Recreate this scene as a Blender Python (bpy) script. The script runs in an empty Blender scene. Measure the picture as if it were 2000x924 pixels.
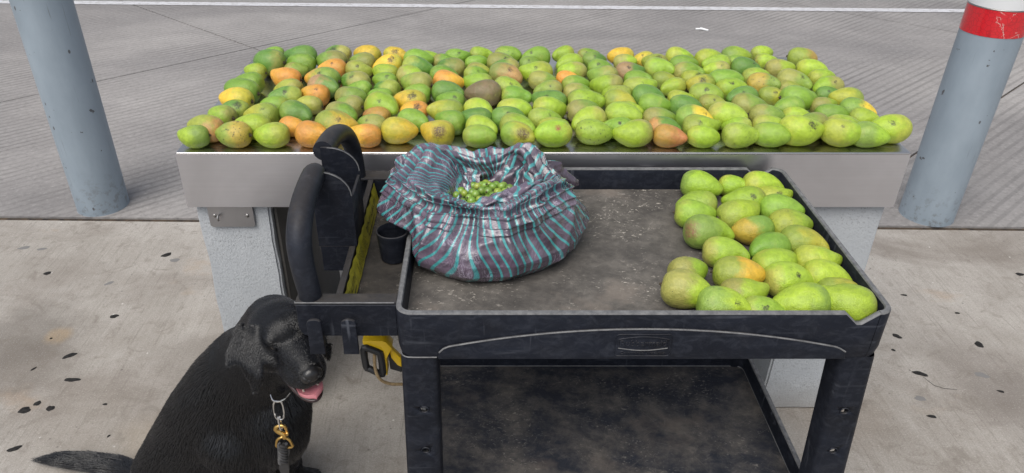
import bpy, bmesh, math, random
import numpy as np
from mathutils import Vector, Matrix, noise, Quaternion

random.seed(7)
np.random.seed(7)
R = math.radians
scene = bpy.context.scene
COL = scene.collection

# ------------------------------------------------------------------ camera, light, exposure
cam_data = bpy.data.cameras.new('camera')
cam = bpy.data.objects.new('camera', cam_data)
COL.objects.link(cam)
cam.location = (0, 0, 1.68)
cam.rotation_euler = (R(90 - 31.4), 0, 0)
cam_data.sensor_width = 36
cam_data.lens = 26.2
cam_data.shift_x = 0.03
cam_data.clip_start = 0.05
cam_data.clip_end = 600
scene.camera = cam

SUN_ELEV, SUN_AZ = 58, -150          # compass angle of the sun seen from above, degrees from +Y clockwise
world = bpy.data.worlds.new('World')
scene.world = world
world.use_nodes = True
wn, wl = world.node_tree.nodes, world.node_tree.links
wn.clear()
sky = wn.new('ShaderNodeTexSky')
sky.sky_type = 'NISHITA'
sky.sun_disc = False
sky.sun_elevation = R(SUN_ELEV)
sky.sun_rotation = R(SUN_AZ)
sky.air_density = 1.0
sky.dust_density = 2.5
hsv = wn.new('ShaderNodeHueSaturation')
hsv.inputs['Saturation'].default_value = 0.45   # cloud cover
bg = wn.new('ShaderNodeBackground')
bg.inputs['Strength'].default_value = 0.085
wo = wn.new('ShaderNodeOutputWorld')
wl.new(sky.outputs[0], hsv.inputs['Color'])
wl.new(hsv.outputs[0], bg.inputs['Color'])
wl.new(bg.outputs[0], wo.inputs['Surface'])

sun_data = bpy.data.lights.new('sun', 'SUN')
sun_data.energy = 1.5
sun_data.angle = R(50)
sun_data.color = (1.0, 0.96, 0.90)
sun = bpy.data.objects.new('sun', sun_data)
COL.objects.link(sun)
sd = Vector((math.sin(R(SUN_AZ)) * math.cos(R(SUN_ELEV)), math.cos(R(SUN_AZ)) * math.cos(R(SUN_ELEV)), math.sin(R(SUN_ELEV))))
sun.rotation_euler = sd.to_track_quat('Z', 'Y').to_euler()

scene.view_settings.view_transform = 'Standard'
scene.view_settings.look = 'None'
scene.view_settings.exposure = 0.92
scene.view_settings.gamma = 1.0
scene.cycles.max_bounces = 6

# ------------------------------------------------------------------ helpers
def link(name, me, mats=None, parent=None):
    o = bpy.data.objects.new(name, me)
    COL.objects.link(o)
    if mats is not None:
        for m in (mats if isinstance(mats, (list, tuple)) else [mats]):
            me.materials.append(m)
    if parent is not None:
        o.parent = parent
    return o

def tag(o, label=None, cat=None, group=None, kind=None):
    if label: o['label'] = label
    if cat: o['category'] = cat
    if group: o['group'] = group
    if kind: o['kind'] = kind
    return o

def thing(name, label, cat, loc=(0, 0, 0), group=None):
    o = bpy.data.objects.new(name, None)
    COL.objects.link(o)
    o.location = loc
    o.empty_display_size = 0.1
    return tag(o, label, cat, group)

class MB:
    """collects shapes in one bmesh"""
    def __init__(s):
        s.bm = bmesh.new()
    def box(s, x0, x1, y0, y1, z0, z1, bev=0.0, seg=2, mat=0):
        b = bmesh.new()
        vs = [b.verts.new((x, y, z)) for z in (z0, z1) for y in (y0, y1) for x in (x0, x1)]
        for f in ((0, 2, 3, 1), (4, 5, 7, 6), (0, 1, 5, 4), (2, 6, 7, 3), (0, 4, 6, 2), (1, 3, 7, 5)):
            b.faces.new([vs[i] for i in f])
        if bev > 0:
            bmesh.ops.bevel(b, geom=b.edges[:], offset=bev, segments=seg, profile=0.5, affect='EDGES', clamp_overlap=True)
        s.merge(b, mat)
    def merge(s, b, mat=0):
        for f in b.faces:
            f.material_index = mat
        me = bpy.data.meshes.new('tmp')
        b.to_mesh(me)
        b.free()
        s.bm.from_mesh(me)
        bpy.data.meshes.remove(me)
    def prism(s, pts, axis, a0, a1, bev=0.0, seg=2):
        """extrude a 2D outline along axis ('y': pts are x,z ; 'x': pts are y,z ; 'z': pts are x,y)"""
        b = bmesh.new()
        def mk(p, a):
            return {'y': (p[0], a, p[1]), 'x': (a, p[0], p[1]), 'z': (p[0], p[1], a)}[axis]
        lo = [b.verts.new(mk(p, a0)) for p in pts]
        hi = [b.verts.new(mk(p, a1)) for p in pts]
        b.faces.new(lo)
        b.faces.new(hi[::-1])
        n = len(pts)
        for i in range(n):
            b.faces.new((lo[i], hi[i], hi[(i + 1) % n], lo[(i + 1) % n]))
        bmesh.ops.recalc_face_normals(b, faces=b.faces[:])
        if bev > 0:
            es = [e for e in b.edges if (e.verts[0] in lo) == (e.verts[1] in lo)]
            bmesh.ops.bevel(b, geom=es, offset=bev, segments=seg, profile=0.5, affect='EDGES', clamp_overlap=True)
        s.merge(b)
    def tube(s, pts, rad, n=12, closed=False, smooth=0, caps=True):
        P = [Vector(p) for p in pts]
        rr = list(rad) if isinstance(rad, (list, tuple)) else [rad] * len(P)
        for _ in range(smooth):                       # Catmull-Rom style doubling
            Q, q = [], []
            m = len(P)
            rng = range(m) if closed else range(m - 1)
            for i in rng:
                p0 = P[(i - 1) % m] if closed or i > 0 else P[i]
                p1, p2 = P[i], P[(i + 1) % m]
                p3 = P[(i + 2) % m] if closed or i < m - 2 else p2
                Q += [p1, (-p0 + 9 * p1 + 9 * p2 - p3) / 16]
                q += [rr[i], (rr[i] + rr[(i + 1) % m]) / 2]
            if not closed:
                Q.append(P[-1]); q.append(rr[-1])
            P, rr = Q, q
        b = bmesh.new()
        rings, m = [], len(P)
        up = None
        for i in range(m):
            t = (P[(i + 1) % m] - P[(i - 1) % m]) if closed else (P[min(i + 1, m - 1)] - P[max(i - 1, 0)])
            t.normalize()
            if up is None:
                up = t.orthogonal().normalized()
            up = (up - t * up.dot(t)).normalized()
            w = t.cross(up)
            rings.append([b.verts.new(P[i] + (up * math.cos(a) + w * math.sin(a)) * rr[i]) for a in [2 * math.pi * k / n for k in range(n)]])
        for i in range(m if closed else m - 1):
            A, B = rings[i], rings[(i + 1) % m]
            for k in range(n):
                b.faces.new((A[k], A[(k + 1) % n], B[(k + 1) % n], B[k]))
        if not closed and caps:
            b.faces.new(rings[0][::-1])
            b.faces.new(rings[-1])
        s.merge(b)
    def lathe(s, prof, cx, cy, n=32):
        """prof: list of (radius, z)"""
        b = bmesh.new()
        rings = [[b.verts.new((cx + r * math.cos(2 * math.pi * k / n), cy + r * math.sin(2 * math.pi * k / n), z)) for k in range(n)] for r, z in prof]
        for A, B in zip(rings, rings[1:]):
            for k in range(n):
                b.faces.new((A[k], A[(k + 1) % n], B[(k + 1) % n], B[k]))
        if prof[0][0] > 1e-4: b.faces.new(rings[0][::-1])
        if prof[-1][0] > 1e-4: b.faces.new(rings[-1])
        bmesh.ops.remove_doubles(b, verts=b.verts[:], dist=1e-5)
        s.merge(b)
    def ball(s, c, r, M=None, u=16, v=10):
        b = bmesh.new()
        bmesh.ops.create_uvsphere(b, u_segments=u, v_segments=v, radius=1.0)
        sc = Matrix.Diagonal((*(r if isinstance(r, (tuple, list)) else (r, r, r)), 1))
        bmesh.ops.transform(b, matrix=Matrix.Translation(c) @ (M.to_4x4() if M else Matrix.Identity(4)) @ sc, verts=b.verts[:])
        s.merge(b)
    def build(s, name, mats, parent=None, smooth=True, angle=40):
        me = bpy.data.meshes.new(name)
        s.bm.normal_update()
        s.bm.to_mesh(me)
        s.bm.free()
        if smooth:
            me.polygons.foreach_set('use_smooth', [True] * len(me.polygons))
            try:
                me.set_sharp_from_angle(angle=R(angle))
            except Exception:
                pass
        o = link(name, me, mats)
        if parent is not None:
            o.parent = parent
            if parent.type == 'EMPTY':
                o.matrix_parent_inverse = Matrix.Translation(-Vector(parent.location))
        return o

def rrect(x0, x1, y0, y1, r, n=6, extra_x=(), extra_y=()):
    """counter-clockwise rounded rectangle; extra_x are added along front and back, extra_y along the sides"""
    pts = []
    def arc(cx, cy, a0):
        for k in range(n + 1):
            a = a0 + math.pi / 2 * k / n
            pts.append((cx + r * math.cos(a), cy + r * math.sin(a)))
    arc(x0 + r, y0 + r, math.pi)
    for x in sorted(extra_x): pts.append((x, y0))
    arc(x1 - r, y0 + r, 1.5 * math.pi)
    for y in sorted(extra_y): pts.append((x1, y))
    arc(x1 - r, y1 - r, 0)
    for x in sorted(extra_x, reverse=True): pts.append((x, y1))
    arc(x0 + r, y1 - r, math.pi / 2)
    for y in sorted(extra_y, reverse=True): pts.append((x0, y))
    return pts

# ------------------------------------------------------------------ node helpers
class NT:
    def __init__(s, name):
        s.m = bpy.data.materials.new(name)
        s.m.use_nodes = True
        s.t = s.m.node_tree
        s.n, s.l = s.t.nodes, s.t.links
        s.p = s.n['Principled BSDF']
        s.tc = s.n.new('ShaderNodeTexCoord')
        s.geo = s.n.new('ShaderNodeNewGeometry')
    def sock(s, node, key, v):
        i = node.inputs[key]
        if hasattr(v, 'is_output'): s.l.new(v, i)
        elif isinstance(v, (tuple, list)) and len(v) == 3 and i.type == 'RGBA': i.default_value = (*v, 1)
        else: i.default_value = v
    def map(s, src='Object', scale=(1, 1, 1), rot=(0, 0, 0), loc=(0, 0, 0)):
        m = s.n.new('ShaderNodeMapping')
        s.l.new(s.tc.outputs[src] if isinstance(src, str) else src, m.inputs['Vector'])
        m.inputs['Scale'].default_value = scale
        m.inputs['Rotation'].default_value = rot
        m.inputs['Location'].default_value = loc
        return m.outputs[0]
    def noise(s, vec, scale, detail=4, rough=0.55, dist=0.0):
        n = s.n.new('ShaderNodeTexNoise')
        s.l.new(vec, n.inputs['Vector'])
        s.sock(n, 'Scale', scale); s.sock(n, 'Detail', detail); s.sock(n, 'Roughness', rough); s.sock(n, 'Distortion', dist)
        return n.outputs['Fac']
    def voronoi(s, vec, scale, feature='F1', out='Distance', rnd=1.0):
        n = s.n.new('ShaderNodeTexVoronoi')
        n.feature = feature
        s.l.new(vec, n.inputs['Vector'])
        s.sock(n, 'Scale', scale); s.sock(n, 'Randomness', rnd)
        return n.outputs[out]
    def wave(s, vec, scale, dist=0, detail=2, dscale=1, axis='X', prof='SIN'):
        n = s.n.new('ShaderNodeTexWave')
        n.bands_direction = axis
        n.wave_profile = prof
        s.l.new(vec, n.inputs['Vector'])
        s.sock(n, 'Scale', scale); s.sock(n, 'Distortion', dist); s.sock(n, 'Detail', detail); s.sock(n, 'Detail Scale', dscale)
        return n.outputs['Fac']
    def ramp(s, fac, *stops):
        r = s.n.new('ShaderNodeValToRGB')
        s.l.new(fac, r.inputs[0])
        e = r.color_ramp.elements
        for i, (p, c) in enumerate(stops):
            el = e[i] if i < 2 else e.new(p)
            el.position = p
            el.color = (*((c, c, c) if not isinstance(c, (tuple, list)) else c), 1)
        return r.outputs[0]
    def mix(s, fac, a, b, blend='MIX'):
        m = s.n.new('ShaderNodeMix')
        m.data_type = 'RGBA'
        m.blend_type = blend
        s.sock(m, 0, fac)
        for i, v in ((6, a), (7, b)):
            if hasattr(v, 'is_output'): s.l.new(v, m.inputs[i])
            else: m.inputs[i].default_value = (*v, 1)
        return m.outputs[2]
    def math(s, op, a, b=0.0, clamp=False):
        m = s.n.new('ShaderNodeMath')
        m.operation = op
        m.use_clamp = clamp
        s.sock(m, 0, a); s.sock(m, 1, b)
        return m.outputs[0]
    def vmath(s, op, a, b=None):
        m = s.n.new('ShaderNodeVectorMath')
        m.operation = op
        s.l.new(a, m.inputs[0])
        if b is not None:
            if hasattr(b, 'is_output'): s.l.new(b, m.inputs[1])
            else: m.inputs[1].default_value = b
        return m.outputs['Value'] if op in ('LENGTH', 'DISTANCE', 'DOT_PRODUCT') else m.outputs[0]
    def attr(s, name, out='Vector', typ='OBJECT'):
        a = s.n.new('ShaderNodeAttribute')
        a.attribute_type = typ
        a.attribute_name = name
        return a.outputs[out]
    def bump(s, h, strength=0.3, dist=0.01, normal=None):
        b = s.n.new('ShaderNodeBump')
        s.l.new(h, b.inputs['Height'])
        b.inputs['Strength'].default_value = strength
        b.inputs['Distance'].default_value = dist
        if normal is not None: s.l.new(normal, b.inputs['Normal'])
        return b.outputs[0]
    def set(s, **k):
        if 'sheen' in k: s.p.inputs['Sheen Tint'].default_value = (0.55, 0.62, 0.85, 1); s.p.inputs['Sheen Roughness'].default_value = 0.35
        for key, v in k.items():
            name = {'base': 'Base Color', 'rough': 'Roughness', 'metal': 'Metallic', 'normal': 'Normal', 'spec': 'Specular IOR Level',
                    'coat': 'Coat Weight', 'coat_rough': 'Coat Roughness', 'sss': 'Subsurface Weight', 'trans': 'Transmission Weight', 'alpha': 'Alpha', 'sheen': 'Sheen Weight'}[key]
            s.sock(s.p, name, v)
        return s.m

# ------------------------------------------------------------------ materials
def mat_pavement():
    t = NT('pavement_concrete')
    o = t.map('Object')
    big = t.noise(o, 0.9, 5, 0.6, 0.6)
    mid = t.noise(o, 5, 6, 0.65)
    fine = t.noise(o, 60, 5, 0.7)
    c = t.mix(t.ramp(big, (0.3, 0.0), (0.72, 1.0)), (0.26, 0.236, 0.208), (0.435, 0.410, 0.378))
    c = t.mix(t.ramp(mid, (0.35, 0.0), (0.68, 1.0)), t.mix(0.5, c, (0.20, 0.178, 0.152)), c)
    # broom finish: fine lines that run along Y, broken up by noise
    lines = t.noise(t.map('Object', (105, 5.0, 1)), 1.0, 4, 0.7)
    lines2 = t.noise(t.map('Object', (26, 2.6, 1), (0, 0, 0.03)), 1.0, 4, 0.65)
    br = t.math('MULTIPLY', t.ramp(lines, (0.34, 0.0), (0.66, 1.0)), t.ramp(lines2, (0.30, 0.25), (0.6, 1.0)))
    c = t.mix(t.math('MULTIPLY', br, 0.30), c, t.mix(0.65, c, (0.55, 0.53, 0.49)))
    c = t.mix(t.math('MULTIPLY', t.ramp(fine, (0.28, 1.0), (0.45, 0.0)), 0.5), c, (0.16, 0.14, 0.12))
    dl = t.noise(t.map('Object', (130, 4.0, 1), (0, 0, 0), (9, 3, 0)), 1.0, 3, 0.6)
    c = t.mix(t.math('MULTIPLY', t.ramp(dl, (0.30, 1.0), (0.42, 0.0)), 0.45), c, (0.15, 0.135, 0.115))
    # tyre and oil grime
    st = t.noise(t.map('Object', (0.8, 1.5, 1), (0, 0, 0), (3.1, 0.4, 0)), 1.5, 5, 0.6, 0.8)
    c = t.mix(t.math('MULTIPLY', t.ramp(st, (0.51, 0.0), (0.70, 1.0)), 0.6), c, (0.15, 0.125, 0.105))
    rust = t.noise(t.map('Object', (1, 1.6, 1), (0, 0, 0), (7.7, 2.0, 0)), 2.2, 4, 0.6)
    c = t.mix(t.math('MULTIPLY', t.ramp(rust, (0.63, 0.0), (0.72, 1.0)), 0.35), c, (0.30, 0.20, 0.115))
    spk = t.voronoi(o, 24)
    c = t.mix(t.math('MULTIPLY', t.ramp(spk, (0.05, 1.0), (0.11, 0.0)), t.ramp(mid, (0.5, 0.0), (0.6, 0.8))), c, (0.09, 0.08, 0.075))
    wht = t.voronoi(t.map('Object', (1, 1, 1), (0, 0, 0), (4, 9, 0)), 9)
    c = t.mix(t.ramp(wht, (0.018, 0.8), (0.04, 0.0)), c, (0.62, 0.60, 0.56))
    # old spills and tyre rubs with a place of their own
    P = t.map('Object')
    for k, (x, y, r, a, col) in enumerate(((-1.62, 2.08, .24, .75, (.12, .105, .09)), (-1.52, 1.93, .20, .6, (.13, .112, .095)), (-1.50, 2.08, .055, .6, (.33, .235, .13)), (-1.02, 1.97, .15, .55, (.17, .15, .13)),
                                           (1.66, 1.90, .22, .5, (.15, .13, .115)), (1.72, 1.72, .20, .6, (.14, .12, .105)), (-1.25, 1.68, .22, .3, (.20, .17, .14)), (1.12, 1.70, .20, .45, (.20, .165, .13)), (-.95, 1.55, .18, .35, (.26, .20, .13)))):
        dd = t.vmath('DISTANCE', P, (x, y, 0))
        dd = t.math('ADD', t.math('DIVIDE', dd, r), t.math('MULTIPLY', t.math('SUBTRACT', t.noise(t.map('Object', (1, 1, 1), (0, 0, 0), (k * 3.3, k, 0)), 7, 6, 0.65), 0.5), 1.3))
        c = t.mix(t.math('MULTIPLY', t.ramp(dd, (0.45, 1.0), (1.0, 0.0)), min(.9, a * 1.25)), c, t.mix(0.35, col, c))
    grit = t.noise(o, 210, 4, 0.7)
    c = t.mix(t.math('MULTIPLY', t.ramp(grit, (0.36, 1.0), (0.50, 0.0)), 0.38), c, (0.17, 0.15, 0.13))
    c = t.mix(t.math('MULTIPLY', t.ramp(grit, (0.56, 0.0), (0.68, 1.0)), 0.30), c, (0.60, 0.58, 0.55))
    patch = t.noise(t.map('Object', (1, 1, 1), (0, 0, 0), (12, 5, 0)), 13, 7, 0.72, 0.8)
    c = t.mix(t.math('MULTIPLY', t.ramp(patch, (0.53, 0.0), (0.66, 1.0)), 0.52), c, (0.16, 0.138, 0.116))
    h = t.math('ADD', t.math('ADD', t.math('MULTIPLY', lines, 0.5), t.math('MULTIPLY', fine, 0.7)), t.math('MULTIPLY', grit, 0.5))
    return t.set(base=c, rough=0.85, spec=0.25, normal=t.bump(h, 0.6, 0.004))

def mat_road():
    t = NT('grooved_concrete')
    o = t.map('Object')
    big = t.noise(t.map('Object', (0.5, 1.0, 1)), 0.7, 5, 0.6, 0.7)
    mid = t.noise(o, 4, 6, 0.65)
    fine = t.noise(o, 42, 5, 0.75)
    c = t.mix(t.ramp(big, (0.32, 0.0), (0.70, 1.0)), (0.195, 0.186, 0.184), (0.335, 0.318, 0.305))
    c = t.mix(t.ramp(mid, (0.33, 0.0), (0.68, 1.0)), t.mix(0.3, c, (0.14, 0.132, 0.128)), c)
    c = t.mix(t.math('MULTIPLY', t.ramp(fine, (0.30, 1.0), (0.48, 0.0)), 0.55), c, (0.11, 0.105, 0.10))
    c = t.mix(t.math('MULTIPLY', t.ramp(fine, (0.55, 0.0), (0.75, 1.0)), 0.4), c, (0.50, 0.48, 0.46))
    # sawn tines run from far left to near right
    rot = t.map('Object', (1, 1, 1), (0, 0, R(50)))
    w = t.wave(rot, 1 / 0.026 / 3.18 * 0.5, 0.5, 3, 1.2, 'X')
    brk = t.noise(t.map(rot, (6, 0.8, 1)), 1.0, 4, 0.6)
    wear = t.ramp(t.noise(t.map('Object', (0.6, 1, 1), (0, 0, 0), (2, 5, 0)), 1.1, 3, 0.6), (0.35, 0.15), (0.62, 1.0))
    g = t.math('MULTIPLY', t.math('MULTIPLY', t.ramp(w, (0.10, 1.0), (0.48, 0.0)), wear), t.ramp(brk, (0.30, 0.2), (0.55, 1.0)))
    c = t.mix(t.math('MULTIPLY', g, 0.50), c, (0.105, 0.10, 0.098))
    h = t.math('ADD', t.math('MULTIPLY', g, -1.0), t.math('MULTIPLY', fine, 0.5))
    return t.set(base=c, rough=0.85, spec=0.25, normal=t.bump(h, 0.5, 0.004))

def mat_plain(name, col, rough=0.6, **k):
    t = NT(name)
    return t.set(base=col, rough=rough, **k)

def mat_dirt(name, a, b, scale=20, rough=0.9):
    t = NT(name)
    n = t.noise(t.map('Object'), scale, 5, 0.65)
    return t.set(base=t.mix(t.ramp(n, (0.35, 0.0), (0.65, 1.0)), a, b), rough=rough, normal=t.bump(n, 0.4, 0.003))

def mat_gum():
    t = NT('flattened_gum')
    n = t.noise(t.map('Object'), 160, 4, 0.6)
    c = t.mix(t.ramp(n, (0.3, 0.0), (0.7, 1.0)), (0.010, 0.010, 0.010), (0.032, 0.030, 0.029))
    return t.set(base=c, rough=0.75, spec=0.12, normal=t.bump(n, 0.3, 0.002))

def mat_line():
    t = NT('worn_white_paint')
    n = t.noise(t.map('Object', (1, 2, 1)), 14, 6, 0.75)
    c = t.mix(t.ramp(n, (0.38, 0.0), (0.52, 1.0)), (0.32, 0.31, 0.31), (0.50, 0.50, 0.52))
    return t.set(base=c, rough=0.8)

def mat_steel(name, stretch, rough=0.30, tint=(0.60, 0.585, 0.60)):
    t = NT(name)
    s = t.noise(t.map('Object', stretch), 1.0, 5, 0.7)
    d = t.noise(t.map('Object'), 3.2, 5, 0.6, 0.4)
    c = t.mix(t.ramp(d, (0.3, 0.0), (0.7, 1.0)), tuple(v * 0.80 for v in tint), tint)
    c = t.mix(t.math('MULTIPLY', t.ramp(s, (0.3, 0.0), (0.7, 1.0)), 0.25), c, tuple(v * 0.72 for v in tint))
    r = t.math('ADD', t.math('MULTIPLY', s, 0.12), t.math('ADD', t.math('MULTIPLY', d, 0.16), rough - 0.13))
    sc = t.noise(t.map('Object', (7, 60, 60), (0, 0.5, 0.4)), 1.0, 2, 0.5)
    r = t.math('ADD', r, t.math('MULTIPLY', t.ramp(sc, (0.68, 0.0), (0.76, 1.0)), 0.12))
    return t.set(base=c, metal=1.0, rough=r, normal=t.bump(s, 0.06, 0.002))

def mat_pillar():
    t = NT('grey_painted_stucco')
    o = t.map('Object')
    v = t.voronoi(t.map('Object', (1, 1, 0.6)), 190)
    n = t.noise(o, 230, 4, 0.6)
    b = t.noise(o, 6, 4, 0.6)
    pits = t.math('MULTIPLY', t.ramp(n, (0.33, 1.0), (0.45, 0.0)), t.ramp(b, (0.36, 0.1), (0.6, 1.0)))
    c = t.mix(t.ramp(b, (0.3, 0.0), (0.7, 1.0)), (0.37, 0.39, 0.41), (0.45, 0.47, 0.49))
    c = t.mix(t.math('MULTIPLY', pits, 0.65), c, (0.16, 0.165, 0.17))
    sep = t.n.new('ShaderNodeSeparateXYZ'); t.l.new(t.geo.outputs['Position'], sep.inputs[0])
    low = t.ramp(t.math('ADD', sep.outputs['Z'], t.math('MULTIPLY', t.math('SUBTRACT', b, 0.5), 0.10)), (0.02, 1.0), (0.14, 0.0))
    c = t.mix(t.math('MULTIPLY', low, 0.5), c, (0.25, 0.22, 0.185))       # splashed dirt at the foot
    h = t.math('ADD', n, t.math('MULTIPLY', v, 0.5))
    return t.set(base=c, rough=0.8, normal=t.bump(h, 0.5, 0.003))

def mat_bollard():
    t = NT('blue_grey_pipe_paint')
    o = t.map('Object')
    b = t.noise(t.map('Object', (1, 1, 0.4)), 7, 5, 0.6)
    c = t.mix(t.ramp(b, (0.3, 0.0), (0.7, 1.0)), (0.185, 0.225, 0.262), (0.245, 0.292, 0.335))
    chip = t.noise(o, 26, 3, 0.5)
    chip2 = t.voronoi(t.map('Object', (1, 1, 0.6), (0, 0, 0), (3, 1, 2)), 13)
    m = t.math('MAXIMUM', t.ramp(chip, (0.705, 0.0), (0.72, 1.0)), t.ramp(chip2, (0.055, 1.0), (0.075, 0.0)))
    c = t.mix(t.math('MULTIPLY', m, 0.85), c, (0.045, 0.04, 0.04))
    scr = t.noise(t.map('Object', (70, 70, 5), (0.25, 0.1, 0)), 1.0, 2, 0.5)
    c = t.mix(t.math('MULTIPLY', t.ramp(scr, (0.70, 0.0), (0.76, 1.0)), 0.5), c, (0.09, 0.09, 0.095))
    sep = t.n.new('ShaderNodeSeparateXYZ'); t.l.new(t.geo.outputs['Position'], sep.inputs[0])
    low = t.ramp(t.math('ADD', sep.outputs['Z'], t.math('MULTIPLY', t.math('SUBTRACT', b, 0.5), 0.25)), (0.0, 1.0), (0.22, 0.0))
    scuff = t.ramp(t.noise(o, 30, 5, 0.7), (0.52, 0.0), (0.62, 1.0))
    c = t.mix(t.math('MULTIPLY', t.math('MULTIPLY', low, scuff), 0.6), c, (0.10, 0.10, 0.10))
    return t.set(base=c, rough=t.math('ADD', 0.36, t.math('MULTIPLY', b, 0.2)), normal=t.bump(b, 0.15, 0.006))

def mat_red():
    t = NT('red_reflective_tape')
    o = t.map('Object')
    h = t.voronoi(o, 60, 'DISTANCE_TO_EDGE')
    w = t.noise(o, 9, 4, 0.6)
    c = t.mix(t.ramp(h, (0.02, 0.0), (0.07, 1.0)), (0.40, 0.012, 0.018), (0.55, 0.012, 0.02))
    crack = t.noise(t.map('Object', (1, 1, 1), (0, 0.5, 0.3), (0.4, 0, 0)), 3.0, 6, 0.7)
    ln = t.math('ABSOLUTE', t.math('SUBTRACT', crack, 0.5))
    c = t.mix(t.math('MULTIPLY', t.ramp(ln, (0.002, 1.0), (0.006, 0.0)), t.ramp(w, (0.5, 0.0), (0.56, 1.0))), c, (0.55, 0.42, 0.38))
    return t.set(base=c, rough=0.32, coat=0.4)

def mat_black(name='black_cart_plastic', base=(0.0062, 0.0076, 0.0120), hi=(0.085, 0.092, 0.110), amt=0.6, dust=(0.11, 0.10, 0.088), dust_amt=0.25):
    t = NT(name)
    o = t.map('Object')
    grain = t.noise(o, 240, 3, 0.6)
    soft = t.noise(t.map('Object', (1, 1, 2)), 7, 5, 0.6, 0.5)
    c = t.mix(t.ramp(soft, (0.35, 0.0), (0.7, 1.0)), base, tuple(v * 1.7 for v in base))
    # fine scuffs in several directions
    sc = None
    for k, (rx, sx) in enumerate((((0.0, 0.10, 0.0), (3, 40, 60)), ((0.2, -0.5, 0.3), (4, 50, 50)), ((0.1, 1.25, -0.5), (60, 50, 5)))):
        n = t.ramp(t.noise(t.map('Object', sx, rx, (k * 3.1, k, 0)), 1.0, 3, 0.55), (0.64, 0.0), (0.74, 1.0))
        sc = n if sc is None else t.math('MAXIMUM', sc, n)
    haze = t.noise(t.map('Object', (1, 1, 1.6), (0.1, 0.4, 0.2)), 38, 6, 0.75, 0.8)
    c = t.mix(t.math('MULTIPLY', t.ramp(haze, (0.47, 0.0), (0.66, 1.0)), 0.45), c, (0.034, 0.038, 0.050))
    area = t.ramp(t.noise(t.map('Object', (1, 1, 1), (0, 0, 0), (5, 2, 1)), 9, 3, 0.6), (0.40, 0.1), (0.62, 1.0))
    c = t.mix(t.math('MULTIPLY', t.math('MULTIPLY', sc, area), amt), c, hi)
    d = t.ramp(t.noise(t.map('Object', (1, 1, 1), (0, 0, 0), (1, 8, 3)), 16, 6, 0.7), (0.50, 0.0), (0.68, 1.0))
    sepn = t.n.new('ShaderNodeSeparateXYZ'); t.l.new(t.geo.outputs['Normal'], sepn.inputs[0])
    upm = t.ramp(sepn.outputs['Z'], (0.5, 0.12), (0.9, 1.0))      # dust settles on faces that look up
    c = t.mix(t.math('MULTIPLY', t.math('MULTIPLY', upm, t.math('ADD', 0.45, t.math('MULTIPLY', d, 0.55))), dust_amt * 2.2, True), c, dust)
    t.p.inputs['Specular Tint'].default_value = (0.70, 0.80, 1.0, 1)
    r = t.math('ADD', 0.34, t.math('MULTIPLY', soft, 0.22))
    return t.set(base=c, rough=r, spec=0.13, normal=t.bump(grain, 0.10, 0.002))

def mat_floor(name, dark, dust, lo, hi, flake=0.75, warm=(0.30, 0.24, 0.19), scr=0.45):
    t = NT(name)
    o = t.map('Object')
    big = t.noise(t.map('Object', (1, 1.25, 1), (0, 0, 0.35)), 6.5, 10, 0.76, 0.15)
    mid = t.noise(o, 34, 6, 0.7)
    c = t.mix(t.ramp(big, (lo, 0.0), (hi, 1.0)), dark, dust)
    c = t.mix(t.math('MULTIPLY', t.ramp(mid, (0.35, 0.0), (0.65, 1.0)), 0.45), c, tuple(v * 0.55 for v in dark))
    sc = None
    for k, a in enumerate((0.3, 1.0, -0.6, 2.1, -1.3)):
        n = t.ramp(t.noise(t.map(t.map('Object', (1, 1, 1), (0, 0, a)), (11 + k * 3, 260, 1), (0, 0, 0), (k * 2.3, k * 1.7, 0)), 1.0, 2, 0.5), (0.68, 0.0), (0.76, 1.0))
        sc = n if sc is None else t.math('MAXIMUM', sc, n)
    c = t.mix(t.math('MULTIPLY', sc, t.ramp(big, (0.35, 0.08), (0.6, scr))), c, tuple(min(1, v * 2.3) for v in dust))
    # dried flakes
    fl = t.noise(t.map('Object', (1, 1.7, 1), (0, 0, 0.5)), 105, 3, 0.6, 0.8)
    fm = t.math('MULTIPLY', t.ramp(fl, (0.60, 0.0), (0.66, 1.0)), t.ramp(t.noise(o, 7, 5, 0.65), (0.46, 0.04), (0.60, 1.0)))
    c = t.mix(t.math('MULTIPLY', fm, flake), c, (0.50, 0.46, 0.40))
    wm = t.noise(t.map('Object', (1, 1, 1), (0, 0, 0), (9, 4, 0)), 7, 4, 0.6)
    c = t.mix(t.math('MULTIPLY', t.ramp(wm, (0.56, 0.0), (0.68, 1.0)), 0.4), c, warm)
    h = t.math('ADD', mid, t.math('MULTIPLY', fm, 0.8))
    return t.set(base=c, rough=t.math('ADD', 0.45, t.math('MULTIPLY', big, 0.3)), spec=0.22, normal=t.bump(h, 0.25, 0.003))

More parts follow.
